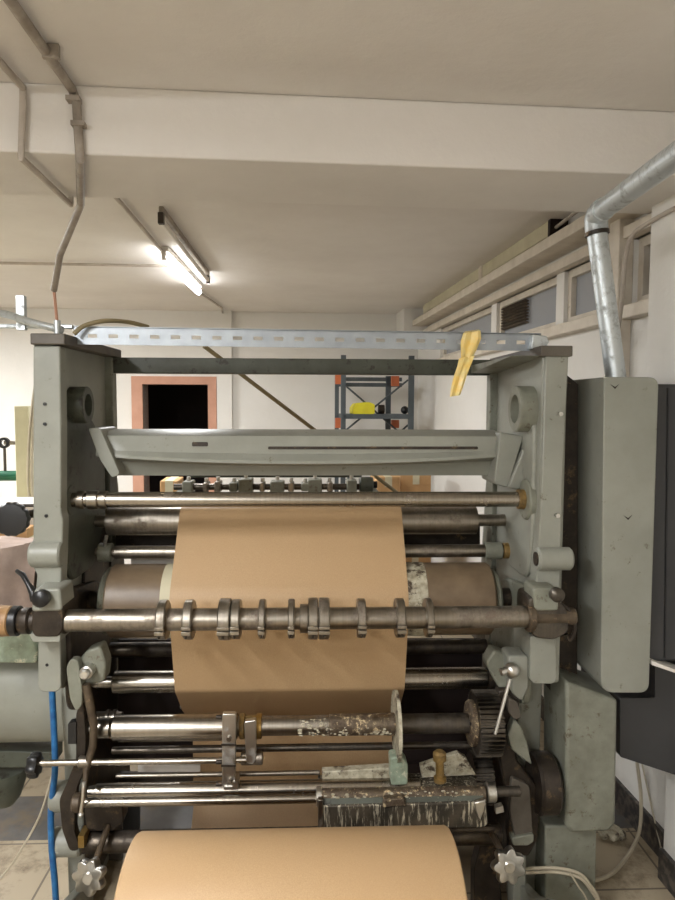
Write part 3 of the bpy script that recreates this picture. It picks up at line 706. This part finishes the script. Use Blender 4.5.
# glue tray
gt = link('glue_tray', ppoly(new(), rnd([(318,806),(486,802),(488,824),(484,828),(319,830)], 2, 3), -.085, .16), 'tray', MC, bevel=.004)
bm = new(); yz(bm, [(-.085, P(400,807,-.085).z), (-.07, P(400,797,-.07).z), (-.066, P(400,797,-.07).z), (-.08, P(400,807,-.085).z-.001)], P(320,800,-.08).x, P(484,800,-.08).x); link('tray_lip', bm, 'green_dark', gt)
bm = new(); ppoly(bm, [(322,772),(390,768),(398,775),(400,786),(322,788)], .03, .03); link('scraper_blade', bm, 'gluewhite', gt, bevel=.003)
bm = new(); ppoly(bm, rnd([(390,758),(402,757),(408,764),(408,785),(391,786)], 3, 3), -.02, .05); link('scraper_block', bm, 'mint', gt, bevel=.004)
bm = new(); ppoly(bm, [(420,766),(458,753),(466,758),(476,775),(422,778)], .03, .02); link('scraper_guard', bm, 'gluewhite', gt, bevel=.002)
bm = new(); ppoly(bm, [(384,800),(404,798),(406,806),(382,808)], -.09, .03); link('tray_clamp', bm, 'steel_rust', gt, bevel=.003)
bm = new(); ppoly(bm, [(474,803),(486,800),(484,812),(480,822),(476,812)], -.09, .02); link('tray_clamp', bm, 'alu', gt, bevel=.003)
bm = new(); ppoly(bm, [(318,800),(323,800),(323,832),(318,832)], -.09, .06); link('tray_end', bm, 'steel_worn', gt, bevel=.002)
c0_ = P(440, 781, -.04); c1_ = P(439.5, 751, -.04); L = (c1_-c0_).length
link('wing_bolt', lathe(new(), c0_, c1_, [(0,.018),(.012,.018),(.014,.012),(L*.68,.012),(L*.7,.019),(L*.93,.019),(L,.012)], 24), 'brass', gt)
# crust lumps on the rod sleeve
bm = new()
for i in range(110):
    x = random.uniform(P(325,795,-.06).x, P(470,795,-.06).x); a_ = random.uniform(-.9, .9)
    c = Vector((x, -.05-math.cos(a_)*.0205, zC+.006+math.sin(a_)*.0205)); rr_ = random.uniform(.0015, .004)
    bmesh.ops.create_icosphere(bm, subdivisions=1, radius=rr_, matrix=Matrix.Translation(c) @ Matrix.Diagonal((random.uniform(1,2.2),.7,random.uniform(.6,1.2),1)))
cr = link('glue_crust', bm, 'gluewhite', rc); cr['kind'] = 'stuff'
bm = new()
for i in range(150):
    x = random.uniform(P(300,727,Ya).x, P(390,727,Ya).x); a_ = random.uniform(-.6, 1.2)
    c = Vector((x, Ya-math.cos(a_)*r*0-.0295*math.cos(a_), z*0+P(330,726,Ya).z+.0295*math.sin(a_))); rr_ = random.uniform(.002, .0045)
    bmesh.ops.create_icosphere(bm, subdivisions=1, radius=rr_, matrix=Matrix.Translation(c) @ Matrix.Diagonal((random.uniform(1,2),.7,random.uniform(.6,1.2),1)))
cr = link('glue_crust', bm, 'gluewhite', o3); cr['kind'] = 'stuff'

# left lever group
bm = new(); ppoly(bm, rnd([(76,664),(86,651),(100,646),(106,664),(104,682),(88,686),(78,682)], 4, 3), .0, .06); lv = link('lever_bracket', bm, 'green_dirty', MC, bevel=.006)
bm = new(); ppoly(bm, rnd([(66,668),(70,659),(78,660),(82,690),(82,706),(76,712),(70,700)], 4, 3), -.03, .03); link('lever_arm', bm, 'green_dirty', lv, bevel=.004)
c = P(85, 674, -.04); link('lever_pin', lathe(new(), (c.x, -.05, c.z), (c.x, .0, c.z), [(0,.01),(.004,.014),(.016,.014),(.018,.018),(.05,.018)], 20), 'alu', lv)
bm = new(); tube(bm, [P(86,684,-.02), P(90,705,-.02), P(94,725,-.02), P(93,745,-.02), P(86,770,-.03), P(85,785,-.05)], [.012,.012,.011,.011,.009,.006], 12); link('lever_rod', bm, 'iron_brown', lv)
bm = new(); ppoly(bm, rnd([(76,712),(83,700),(86,740),(84,770),(76,790),(74,830),(80,850),(70,852),(62,830),(59,800),(66,785),(76,760)], 5, 3), .0, .03); link('pivot_arm', bm, 'iron', MC, bevel=.004)
bm = new(); ppoly(bm, [(68,724),(76,722),(76,744),(68,744)], -.005, .03); link('stop_block', bm, 'black', MC)
bm = new(); ppoly(bm, rnd([(84,806),(122,804),(124,822),(112,832),(86,830)], 4, 3), .03, .05); link('pivot_hub', bm, 'iron', MC, bevel=.004)
bm = new(); ppoly(bm, [(78,836),(84,836),(84,848),(78,848)], .0, .05); link('brass_bush', bm, 'brass', MC)
# bosses on lower-left frame
for y, rr_ in ((800, .045), (846, .042)):
    a = P(50, y, .1); b_ = P(74, y, .1)
    link('frame_lug', cyl(new(), (a.x, .12, a.z), (b_.x+.02, .12, a.z), rr_, 28, .006), 'green', sl)
# star knobs
def starknob(px, py, stem, tilt):
    c = P(px, py, -.1)
    o = link('star_knob', star(new(), c, (tilt, -1, .25), .05, .037, .034, 7), 'alu', MC, bevel=.001)
    link('knob_stem', cyl(new(), c+Vector((0,.012,0)), P(stem[0], stem[1], .03), .009, 16), 'iron_brown', o)
    link('knob_hub', cyl(new(), c+Vector((0,-.02,.004)), c+Vector((0,.01,0)), .018, 20, .004), 'alu', o)
starknob(90, 876, (108, 826), -.25); starknob(508, 865, (488, 826), .1)
# right lever group
bm = new(); ppoly(bm, rnd([(486,664),(494,650),(510,656),(514,684),(500,690)], 4, 3), .06, .06); lr = link('lever_bracket', bm, 'green_dirty', MC, bevel=.006)
bm = new(); ppoly(bm, rnd([(508,656),(529,656),(529,688),(522,702),(512,694)], 4, 3), .0, .08); link('lever_plate', bm, 'green', lr, bevel=.005)
c = P(512, 670, -.02); bm = new(); bmesh.ops.create_uvsphere(bm, u_segments=20, v_segments=14, radius=.022, matrix=Matrix.Translation(c)); link('ball_joint', bm, 'alu', lr)
link('ball_nut', cyl(new(), c+Vector((-.034,-.005,-.004)), c+Vector((-.012,0,0)), .011, 16), 'alu', lr)
link('handle_rod', tube(new(), [P(510,679,-.03), P(495,734,-.05)], [.0055,.005], 10), 'alu', lr)
bm = new(); ppoly(bm, rnd([(498,690),(512,690),(520,700),(516,760),(540,790),(538,840),(528,858),(510,850),(508,800),(500,760),(498,720)], 5, 3), .04, .04); sa = link('swing_arm', bm, 'iron', MC, bevel=.005)
bm = new(); ppoly(bm, rnd([(512,778),(530,786),(533,836),(516,842),(510,812)], 4, 3), .02, .03); link('arm_rib', bm, 'cap', sa, bevel=.004)
bm = new(); ppoly(bm, rnd([(509,698),(518,702),(522,718),(514,720),(508,712)], 2, 2), .0, .03); link('cast_fin', bm, 'cap', sa, bevel=.003)
bm = new(); ppoly(bm, [(514,720),(521,727),(527,742),(532,765),(524,760),(512,750),(508,735)], .0, .035); link('cast_fin', bm, 'green_dirty', sa, bevel=.004)
a = P(530, 785, .05); link('pivot_drum', cyl(new(), (P(531,790,.08).x, .06, a.z), (P(551,790,.08).x, .06, a.z), .09, 40, .008), 'iron', MC)
bm = new(); ppoly(bm, rnd([(512,838),(534,834),(534,842),(528,846),(513,846)], 2, 2), .01, .06); link('cast_foot', bm, 'green_dirty', sa, bevel=.003)
bm = new(); ppoly(bm, [(514,846),(526,846),(526,960),(512,960)], .05, .06); link('frame_leg', bm, 'green', sr, bevel=.004)
c = P(496, 806, .02); bm = new(); ppoly(bm, [(496,808),(503,806),(504,812),(496,814)], -.02, .02); link('gear_key', bm, 'alu', MC)
bm = new(); ppoly(bm, rnd([(484,832),(500,832),(500,880),(508,960),(474,960),(474,870)], 3, 3), .1, .05); link('inner_bracket', bm, 'iron', MC, bevel=.004)

# left side: motor housing, outer knob
Ym = .34; zm = P(25, 697, Ym-.1).z
mo = link('motor_housing', lathe(new(), (XL0+.01, Ym, zm), (XL0-.9, Ym, zm), [(0,.12),(.0,.165),(.015,.178),(.86,.178),(.9,.16)], 64), 'green', MC)
bm = new(); ppoly(bm, [(-60,750),(52,752),(52,768),(20,768),(-60,768)], .3, .1); link('motor_foot', bm, 'green_dark', mo, bevel=.004)
bm = new(); c = P(4, 768, .35); lathe(bm, (c.x, .35, c.z), (c.x, .35, c.z-.14), [(0,.075),(.04,.07),(.1,.05),(.125,.03),(.13,.005)], 32); link('oil_cup', bm, 'green_dark', mo)
c = P(12, 519, -.02)
hw = link('hand_wheel', star(new(), (c.x, -.02, c.z), (.1, -1, 0), .048, .0455, .034, 14), 'black', MC)
link('wheel_stem', cyl(new(), (c.x, 0, c.z), (XL0+.02, .14, c.z+.01), .012, 14), 'steel_dark', hw)
bm = new(); tube(bm, [P(17,571,.0), P(23,575,-.02), P(28,584,-.03), P(33,592,-.04), P(35,600,-.04)], [.006,.008,.007,.012,.013], 10, 0); link('clamp_handle', bm, 'black', MC)
rod('side_rod', 8, 36, 505.5, 3, .05, 'iron')
# mottled casting under the grip
bm = new(); ppoly(bm, rnd([(-60,636),(30,632),(38,650),(36,664),(-60,662)], 4, 3), .12, .12); link('side_casting', bm, 'mint', MC, bevel=.006)
# blue hose down the left frame
bm = new(); tube(bm, [P(52,690,.1), P(54,730,.1), P(55,770,.08), P(51,810,.09), P(52,850,.08), P(55,885,.08), P(57,930,.1), P(56,960,.12)], .0095, 12, 6)
tag(link('blue_hose', bm, 'blue'), 'blue plastic hose hanging down the left machine frame', 'hose')

# reel arms that carry the paper reel (below the picture)
YR = -.455; rR = .2
reelx0, reelx1 = P(140, 840, -.35).x, P(446, 840, -.35).x
zR = P(290, 828, -.35).z - rR*.85
for s, x in ((-1, XL1-.03), (1, XR0+.0)):
    bm = new(); yz(bm, rnd([(YR-.05, zR-.05), (YR-.03, zR-.005), (YR+.04, zR-.005), (-.04, .17), (.2, .08), (.2, .0), (-.1, .0)], .02), x, x+.03); link('reel_arm', bm, 'green', MC, bevel=.004)

# ================================================================== things on / in the machine
# paper web: path in the YZ plane
path = [(1.30, zg+rg-.14), (Yg+.05, zg+rg-.004)]
def arc(cy, cz, r, a0, a1, n=14):
    return [(cy+r*math.cos(R(a0+(a1-a0)*k/n)), cz+r*math.sin(R(a0+(a1-a0)*k/n))) for k in range(n+1)]
def tang(c1, r1, c2, r2):
    d = Vector(c2)-Vector(c1); L = d.length; base = math.atan2(d.y, d.x); k = math.acos((r1-r2)/L)
    best = min((base+k, base-k), key=lambda q: math.cos(q)); return math.degrees(best) % 360
t1 = tang((Yg, zg), rg+.002, (Yd, zd), rd+.0035); t2 = tang((Yd, zd), rd+.0035, (yr2, zr2), rr2+.0025)
path += arc(Yg, zg, rg+.002, 80, t1)
path += arc(Yd, zd, rd+.0035, t1, t2, 18)
path += arc(yr2, zr2, rr2+.0025, t2, 232, 10)
path += [(.27, P(300, 709, .27).z), (.44, P(300, 722, .44).z), (.455, .6), (.455, .16), (.40, .10)]
path += [(YR+.1, zR-rR+.03), (YR, zR-rR+.0)] 
wx0, wx1 = P(170, 640, .095).x, P(408, 640, .095).x
bm = new()
def sheet(bm, path, x0, x1, th=.0012, nx=6):
    n = len(path); rows = []
    for i, (y, z_) in enumerate(path):
        a = Vector(path[max(i-1,0)]); b2 = Vector(path[min(i+1,n-1)]); d = (b2-a).normalized(); nn = Vector((-d.y, d.x))
        rows.append(([bm.verts.new((x0+(x1-x0)*k/nx, y, z_)) for k in range(nx+1)], [bm.verts.new((x0+(x1-x0)*k/nx, y+nn.x*th, z_+nn.y*th)) for k in range(nx+1)]))
    for (a, b), (c, d) in zip(rows, rows[1:]):
        for k in range(nx):
            bm.faces.new((a[k], a[k+1], c[k+1], c[k])); bm.faces.new((b[k], d[k], d[k+1], b[k+1]))
        bm.faces.new((a[0], c[0], d[0], b[0])); bm.faces.new((a[nx], b[nx], d[nx], c[nx]))
    for a, b in (rows[0], rows[-1]):
        for k in range(nx): bm.faces.new((a[k], a[k+1], b[k+1], b[k]))
sheet(bm, path, wx0, wx1)
tag(link('paper_web', bm, 'kraft'), 'brown kraft paper web threaded over the rollers and drum', 'paper')
bm = new(); Lr = reelx1-reelx0
lathe(bm, (reelx0, YR, zR), (reelx1, YR, zR), [(0, .04), (0, rR-.006), (.002, rR-.002), (.006, rR), (Lr-.006, rR), (Lr-.002, rR-.002), (Lr, rR-.006), (Lr, .04)], 160, False)
reel = tag(link('paper_reel', bm, 'kraft'), 'big brown kraft paper reel in the foreground under the machine', 'reel')
link('core_shaft', cyl(new(), (XL1-.04, YR, zR), (XR0+.04, YR, zR), .018, 32), 'steel_dark', reel)

# perforated bar on top
Yb = .08
pa = P(74, 335.5, Yb); pb = P(541, 342.5, Yb); hgt = 17/F*(1.9+Yb)
Lb = (pb-pa).length; ang = math.atan2(pb.z-pa.z, pb.x-pa.x)
bm = new(); pitch = 20.2/F*(1.9+Yb); sw = 9/F*(1.9+Yb); x = pitch*.65
xs = [0]
while x+sw < Lb-.02: xs += [x, x+sw]; x += pitch
xs.append(Lb)
hs = [-hgt*.5, -hgt*.12, hgt*.10, hgt*.5]
vg = [[bm.verts.new((x, 0, h)) for h in hs] for x in xs]
for i in range(len(xs)-1):
    for k in range(3):
        if k == 1 and i % 2 == 1: continue
        bm.faces.new((vg[i][k], vg[i+1][k], vg[i+1][k+1], vg[i][k+1]))
r_ = bmesh.ops.extrude_face_region(bm, geom=bm.faces[:]); bmesh.ops.translate(bm, vec=(0, .003, 0), verts=[v for v in r_['geom'] if isinstance(v, bmesh.types.BMVert)])
X = Matrix.Translation(pa) @ Matrix.Rotation(-ang, 4, 'Y')
pbar = tag(link('perforated_rail', bm, 'galvbar', xf=X, smooth=False), 'galvanised slotted steel rail lying across the tops of both frames', 'rail')
bm = new(); box(bm, (0, 0, hgt*.46), (Lb, .04, hgt*.5+.002)); link('top_lip', bm, 'galvbar', pbar, xf=X)
# bracket things at the ends
bm = new(); ppoly(bm, [(533,334),(547,336),(549,342),(545,349),(531,349)], Yb-.03, .05)
tag(link('rail_clamp', bm, 'galv', bevel=.003), 'small metal clamp at the right end of the slotted rail', 'clamp')
c = P(52, 334, .0)
bm = new(); cyl(bm, (c.x, .04, zt_l+.006), (c.x, .04, zt_l+.05), .009, 14)
tag(link('top_bolt', bm, 'galv'), 'upright bolt on the top of the left frame', 'bolt')
bm = new(); tube(bm, [P(-60,306,.25), P(0,313,.2), P(30,322,.12), P(62,330,.09)], .011, 12, 5)
tag(link('tube_arm', bm, 'galv'), 'galvanised tube entering from the far left to the left frame top', 'tube')
bm = new(); box(bm, (P(-60,322,.2).x, .2, P(20,328,.2).z), (P(72,322,.2).x, .225, P(20,324,.2).z)); 
sr_ = tag(link('support_rail', bm, 'galv', bevel=.002), 'narrow galvanised rail behind the left frame top', 'rail')
bm = new(); a = P(22, 330, .2); box(bm, (a.x-.012, .19, a.z), (a.x+.012, .21, P(22,296,.2).z)); link('hanger_bolt', bm, 'galv', sr_)
bm = new(); tube(bm, [P(74,334,.05), P(84,326,.06), P(104,321,.08), P(128,322,.14), P(148,327,.2)], .0065, 12, 6)
tag(link('olive_hose', bm, 'strut'), 'olive hose arched over the left end of the slotted rail', 'hose')

# yellow rag/tape
def strip(pts, w, th, Y):
    bm = new(); rows = []
    for i, (x, y, yy) in enumerate(pts):
        ww = w[i]/2; c = P(x, y, yy); s = ww/F*(1.9+yy); tw = .004*math.sin(i*1.7)
        row = []
        for k in range(7):
            u = k/6*2-1; row.append(bm.verts.new((c.x+u*s, yy+.004*math.sin(u*5+i*.6)+tw*u, c.z+u*s*.15)))
        rows.append(row)
    for a, b in zip(rows, rows[1:]):
        for k in range(6): bm.faces.new((a[k], a[k+1], b[k+1], b[k]))
    r_ = bmesh.ops.extrude_face_region(bm, geom=bm.faces[:]); bmesh.ops.translate(bm, vec=(0, th, 0), verts=[v for v in r_['geom'] if isinstance(v, bmesh.types.BMVert)])
    return bm
o = link('yellow_tape', strip([(474,332,.11),(472,330.5,.09),(472,332,.066),(471,340,.064),(469,350,.062),(467,358,.062)], [12,14,17,20,17,13], .002, 0), 'tape')
tag(o, 'crumpled yellow tape hung over the slotted rail', 'tape')
link('loose_end', strip([(467,357,.06),(464,366,.056),(460,377,.054),(457,388,.055),(455,396,.056)], [15,14,13,12,11], .0015, 0), 'tape', o)

# diagonal strut
bm = new(); a = P(204, 346, .75); b_ = P(404, 498, 1.5); tube(bm, [a, b_], .0085, 10)
tag(link('diagonal_strut', bm, 'strut'), 'thin olive brown strut slanting down behind the machine from the slotted rail', 'strut')

# right: black cabinet on the wall
cb = thing('control_cabinet', (1.1, .2, P(668,770,.2).z), 'dark grey sheet metal cabinet at the right picture edge behind the green cover', 'cabinet')
bm = new(); xk = P(650, 500, .0).x; box(bm, (xk, 0, P(665,662,0).z), (1.215, .42, P(665,384,0).z)); link('cabinet_body', bm, 'cabinet', cb, bevel=.01)
bm = new(); ppoly(bm, rnd([(655,667),(722,667),(722,786),(675,775),(620,757),(620,698),(655,698)], 2, 3), .06, .3); link('lower_body', bm, 'cabinet', cb, bevel=.006)
bm = new(); prism(bm, [P(652,661,-.03), P(700,679,-.03), P(700,681.5,-.03), P(652,665,-.03)], (0,.08,0)); link('shelf_lip', bm, 'white', cb)
bm = new(); ppoly(bm, [(668,388),(669.5,388),(666,658),(664.5,658)], -.004, .006); link('door_edge', bm, 'black', cb)

# cables at the lower right
bm = new(); pts = [PX(637,762,XW-.03), PX(641,800,XW-.03), PX(638,836,XW-.06), PZ(618,868,.012), PZ(596,880,.01), PZ(566,880,.01)]
tag(link('power_cable', tube(bm, pts, .0065, 10, 7), 'cable', xf=BM), 'grey cable hanging from the dark cabinet and curling onto the floor', 'cable')
bm = new(); pts = [PX(642,764,XW-.006), PX(650,800,XW-.006), PX(662,852,XW-.018)]
tag(link('wall_cable', tube(bm, pts, .003, 8, 4), 'cable', xf=BM), 'thin cable running straight down the right wall to the skirting', 'cable')
for i, dy in enumerate((0, 4)):
    pts = [P(520, 869+dy, .09), P(532, 868.5+dy, .04), P(555, 868+dy, .035), P(578, 873+dy, .03), P(590, 885+dy, .03), P(600, 905+dy, .03), P(606, 960, .03)]
    tag(link('floor_cable', tube(new(), pts, .005, 10, 7), 'cable'), ('upper' if i == 0 else 'lower')+' of two pale cables arching out beside the right star knob', 'cable', None)
pts = [P(570,873,.025), P(578,886,.02), P(588,905,.02), P(592,960,.02)]
tag(link('thin_cable', tube(new(), pts, .0025, 8, 5), 'cable'), 'thinnest pale cable branching down from the arching pair', 'cable')
# left: thin cable slanting
bm = new(); tube(bm, [P(52,776,.2), P(40,815,.2), P(22,848,.2), P(4,874,.2), P(-20,892,.2), P(-60,905,.3)], .0035, 8, 6)
tag(link('slack_cord', bm, 'cable'), 'thin pale cord hanging slack left of the blue hose', 'cord')
# paper scrap on the floor by the skirting
bm = new(); 
for i in range(5):
    c = PZ(603+i*4, 838-(i%2)*6, 0); s = .02+.008*(i%3)
    bmesh.ops.create_icosphere(bm, subdivisions=1, radius=s, matrix=Matrix.Translation((c.x, c.y, s*.6)) @ Matrix.Diagonal((1,1.2,.7,1)))
o = tag(link('debris', bm, 'gluewhite', xf=BM), 'dusty scraps lying against the right skirting', 'debris'); o['kind'] = 'stuff'

# ================================================================== BACKGROUND
# shelving rack
Dr = 5.7
rk = thing('shelving_rack', tuple(BM @ Vector((PB(377,430,Dr).x, Dr+.2, 0))), 'blue-grey and orange steel shelving rack against the back wall', 'rack')
ppm = F/Dr
def upr(px, D, w, ztop, mat='rackblue'):
    x = PB(px, 400, D).x; bm = new(); box(bm, (x-w/2, D, 0), (x+w/2, D+.04, ztop)); link('upright', bm, mat, rk, xf=BM); return x
ztr = PB(343, 355, Dr).z
xu0 = upr(343.5, Dr, .04, ztr); xu1 = upr(411.5, Dr, .045, ztr)
upr(337, Dr+.45, .035, PB(337, 376, Dr+.45).z); upr(388.5, Dr+.45, .045, PB(388, 376, Dr+.45).z)
for py in (377, 383): 
    z = PB(377, py, Dr).z; link('beam', bx((xu0, Dr+.45, z-.02), (xu1, Dr+.48, z+.015)), 'rackblue', rk, xf=BM)
z = PB(377, 416, Dr).z; zsh = z
link('shelf', bx((xu0, Dr, z-.025), (xu1, Dr+.45, z+.015)), 'rackblue', rk, xf=BM)
link('shelf', bx((xu0, Dr, .3), (xu1, Dr+.45, .34)), 'rackblue', rk, xf=BM)
for px, py0, py1 in ((335.5, 374, 384), (335.5, 418, 428), (392, 376, 386), (392, 420, 428)):
    a = PB(px, py1, Dr+.3); b_ = PB(px+5, py0, Dr+.3); link('bracket', bx((a.x, Dr+.3, a.z), (b_.x+.02, Dr+.36, b_.z)), 'rackorange', rk, xf=BM)
for p0, p1 in (((346,430),(408,380)), ((346,386),(408,440)), ((346,480),(408,425))):
    a, b_ = PB(*p0, Dr+.2), PB(*p1, Dr+.2); link('brace', tube(new(), [a, b_], .009, 6), 'rackblue', rk, xf=BM)
bm = new(); a = PB(352, 412, Dr+.1); b_ = PB(374, 402, Dr+.1)
prism(bm, [(x, Dr+.05, z_) for x, z_ in rnd([(a.x, zsh+.016), (b_.x, zsh+.016), (b_.x, b_.z-.02), (b_.x-.05, b_.z), (a.x+.03, b_.z-.01), (a.x, b_.z-.05)], .015)], (0, .25, 0))
yb_ = tag(link('yellow_case', bm, 'yellow', xf=BM), 'bright yellow tool case on the rack shelf', 'case')
bm = new(); x = PB(378, 410, Dr+.15).x; cyl(bm, (x, Dr+.12, zsh+.056), (x+.05, Dr+.12, zsh+.056), .04, 16)
tag(link('tool_reel', bm, 'iron', xf=BM), 'small dark round tool beside the yellow case on the shelf', 'tool')
bm = new(); x = PB(404, 411, Dr+.15).x; bmesh.ops.create_uvsphere(bm, u_segments=14, v_segments=10, radius=.035, matrix=Matrix.Translation((x, Dr+.12, zsh+.05)))
tag(link('black_jar', bm, 'black', xf=BM), 'small black jar at the right end of the rack shelf', 'jar')

# second machine behind
Y2 = 1.45
m2 = thing('feeder_machine', (P(275,485,Y2).x, Y2+.2, 0), 'dark green machine behind the rollers with clamps along its top rod', 'machine')
for px in (172, 378):
    a = P(px, 497, Y2); bm = new(); box(bm, (a.x-.03, Y2, 0), (a.x+.03, Y2+.5, a.z)); link('side_frame', bm, 'green_dark', m2, bevel=.01)
za = P(275, 488, Y2).z
link('clamp_rod', cyl(new(), (P(172,488,Y2).x, Y2+.05, za), (P(372,488,Y2).x, Y2+.05, za), .016, 16), 'steel_dark', m2)
link('back_rod', cyl(new(), (P(176,483,Y2).x, Y2+.3, za+.03), (P(366,483,Y2).x, Y2+.3, za+.03), .01, 12), 'green_dark', m2)
for px, w_, h in ((187, 10, 10), (205, 5, 8), (217, 6, 10), (233, 8, 8), (245, 14, 14), (262, 5, 8), (277, 14, 10), (291, 6, 8), (305, 8, 7), (315, 14, 13), (330, 6, 8), (352, 10, 12)):
    a = P(px-w_/2, 488+h/2, Y2); b_ = P(px+w_/2, 488-h*.62, Y2)
    bm = new(); box(bm, (a.x, Y2, a.z), (b_.x, Y2+.1, b_.z)); cl = link('clamp', bm, 'green_dirty' if w_ > 7 else 'steel_worn', m2, bevel=.006)
    bm = new(); c = (a.x+b_.x)/2; cyl(bm, (c, Y2+.05, b_.z), (c, Y2+.05, b_.z+.02), .01, 10); link('clamp_screw', bm, 'alu', cl)
link('end_drum', cyl(new(), (P(360,486,Y2).x, Y2+.05, za+.01), (P(374,486,Y2).x, Y2+.05, za+.01), .04, 24, .006), 'green_dark', m2)
link('end_nut', cyl(new(), (P(374,486,Y2).x, Y2+.05, za+.01), (P(378,486,Y2).x, Y2+.05, za+.01), .018, 12), 'black', m2)
# cartons
def carton(px0, px1, ptop, D, z0, label, dep=.35):
    a = PB(px0, 485, D); b_ = PB(px1, 485, D); z = PB((px0+px1)/2, ptop, D).z
    r0 = link('cardboard_box', bx((a.x, D, z0), (b_.x, D+dep, z)), 'carton', xf=BM, bevel=.004)
    tag(r0, label, 'box', None); 
    link('tape_strip', bx(((a.x+b_.x)/2-.025, D-.002, z-.07), ((a.x+b_.x)/2+.025, D+dep+.001, z+.0015)), 'duct', r0, xf=BM)
    return z
zc = carton(376, 401, 560, 4.6, 0, 'lower carton under the narrow one behind the machine')
carton(377, 400, 477, 4.6, zc+.002, 'narrow cardboard carton on top of another behind the machine')
zc = carton(400, 432, 556, 4.9, 0, 'lower carton under the wide one behind the machine')
carton(401, 431, 475, 4.9, zc+.002, 'wide cardboard carton standing right of the narrow one')
zc = carton(156, 184, 560, 4.3, 0, 'carton at the bottom of the left stack by the doorway')
carton(160, 178, 481, 4.3, zc+.002, 'small pinkish cardboard carton by the doorway behind the rollers', .25)

# left background
Dl = 3.2
bench = thing('workbench', tuple(BM @ Vector((PB(0,540,Dl).x-.5, Dl+.3, 0))), 'pale workbench seen at the left picture edge', 'bench')
zbt = PB(10, 545, Dl).z; xr = PB(37, 545, Dl).x
link('bench_top', bx((xr-1.4, Dl, zbt-.04), (xr, Dl+.7, zbt)), 'cream', bench, xf=BM, bevel=.004)
for x in (xr-1.35, xr-.06):
    for y in (Dl+.02, Dl+.62): link('leg', bx((x, y, 0), (x+.05, y+.05, zbt-.04)), 'cap', bench, xf=BM)
a = PB(-30, 509, Dl+.2)
tag(link('sheet_stack', bx((a.x, Dl+.3, zbt+.001), (PB(33,509,Dl+.3).x, Dl+.6, PB(10,508,Dl+.2).z)), 'white', xf=BM, bevel=.004), 'stack of white sheets on the pale workbench', 'paper stack')
a = PB(-20, 534, Dl); 
tag(link('card_box', bx((a.x, Dl+.14, zbt+.001), (PB(15,534,Dl).x, Dl+.27, PB(10,535,Dl).z)), 'carton', xf=BM), 'flat brown card box in front of the white sheets on the bench', 'box')
# cloth draped over the bench edge
bm = new(); nx, ny = 26, 18; g_ = []
x0_, x1_ = PB(-70, 560, Dl-.05).x, PB(37, 560, Dl-.05).x; zt_, zb_ = zbt+.012, PB(10, 625, Dl-.05).z
for j in range(ny+1):
    row = []
    for i in range(nx+1):
        u = i/nx; v_ = j/ny; x = x0_+(x1_-x0_)*u
        if v_ < .25: y = Dl+.12-.18*(v_/.25); z_ = zt_+.006*math.sin(u*14)
        else: y = Dl-.06-.02*math.sin(u*16+v_*6)-.02*math.sin(u*7-v_*9); z_ = zt_-(zt_-zb_)*((v_-.25)/.75)+.01*math.sin(u*9)
        row.append(bm.verts.new((x, y, z_)))
    g_.append(row)
for j in range(ny):
    for i in range(nx): bm.faces.new((g_[j][i], g_[j][i+1], g_[j+1][i+1], g_[j+1][i]))
r_ = bmesh.ops.extrude_face_region(bm, geom=bm.faces[:]); bmesh.ops.translate(bm, vec=(0, -.006, .004), verts=[v for v in r_['geom'] if isinstance(v, bmesh.types.BMVert)])
tag(link('cloth', bm, 'cloth', xf=BM), 'pinkish grey cloth draped over the front of the workbench', 'cloth')
# cream post
Dp = 4.0
a, b_ = PB(14, 406, Dp), PB(28.5, 406, Dp)
tag(link('wooden_post', bx((a.x, Dp, 0), (b_.x, Dp+.06, a.z)), 'cream', xf=BM, bevel=.003), 'cream coloured post standing at the far left behind the bench', 'post')
z = PB(8, 478.5, Dp-.03).z
gpz = tag(link('green_pipe', cyl(new(), (PB(-120,478,Dp+.1).x, Dp+.12, z), (PB(34,478,Dp+.1).x, Dp+.12, z), .03, 20), 'greenpipe', xf=BM), 'green painted pipe passing behind the cream post', 'pipe')
c = PB(3, 443, Dp+.1)
bm = new(); ring(bm, (c.x, Dp+.10, c.z), (c.x, Dp+.13, c.z), .032, .018, 24); link('valve_wheel', bm, 'black', gpz, xf=BM)
bm = new(); cyl(bm, (c.x, Dp+.12, z), (c.x, Dp+.12, c.z-.02), .008, 10); link('valve_stem', bm, 'steel_dark', gpz, xf=BM)
bm = new(); cyl(bm, (c.x, Dp+.12, c.z), (c.x+.06, Dp+.12, c.z), .012, 10); link('valve_arm', bm, 'steel_worn', gpz, xf=BM)
for i, dx in enumerate((0, 3.5)):
    pts = [PB(37+dx*.2, 375, 3.95), PB(33+dx*.6, 400, 3.95), PB(29+dx, 440, 3.95), PB(28+dx, 480, 3.95), PB(31+dx, 512, 3.95), PB(33+dx*.5, 530, 3.95), PB(32+dx, 676, 3.95)]
    tag(link('cable', tube(new(), pts, .008, 8, 6), 'cable', xf=BM), ('left' if i == 0 else 'right')+' one of two pale cords hanging beside the left frame', 'cord')
S.render.film_transparent = False
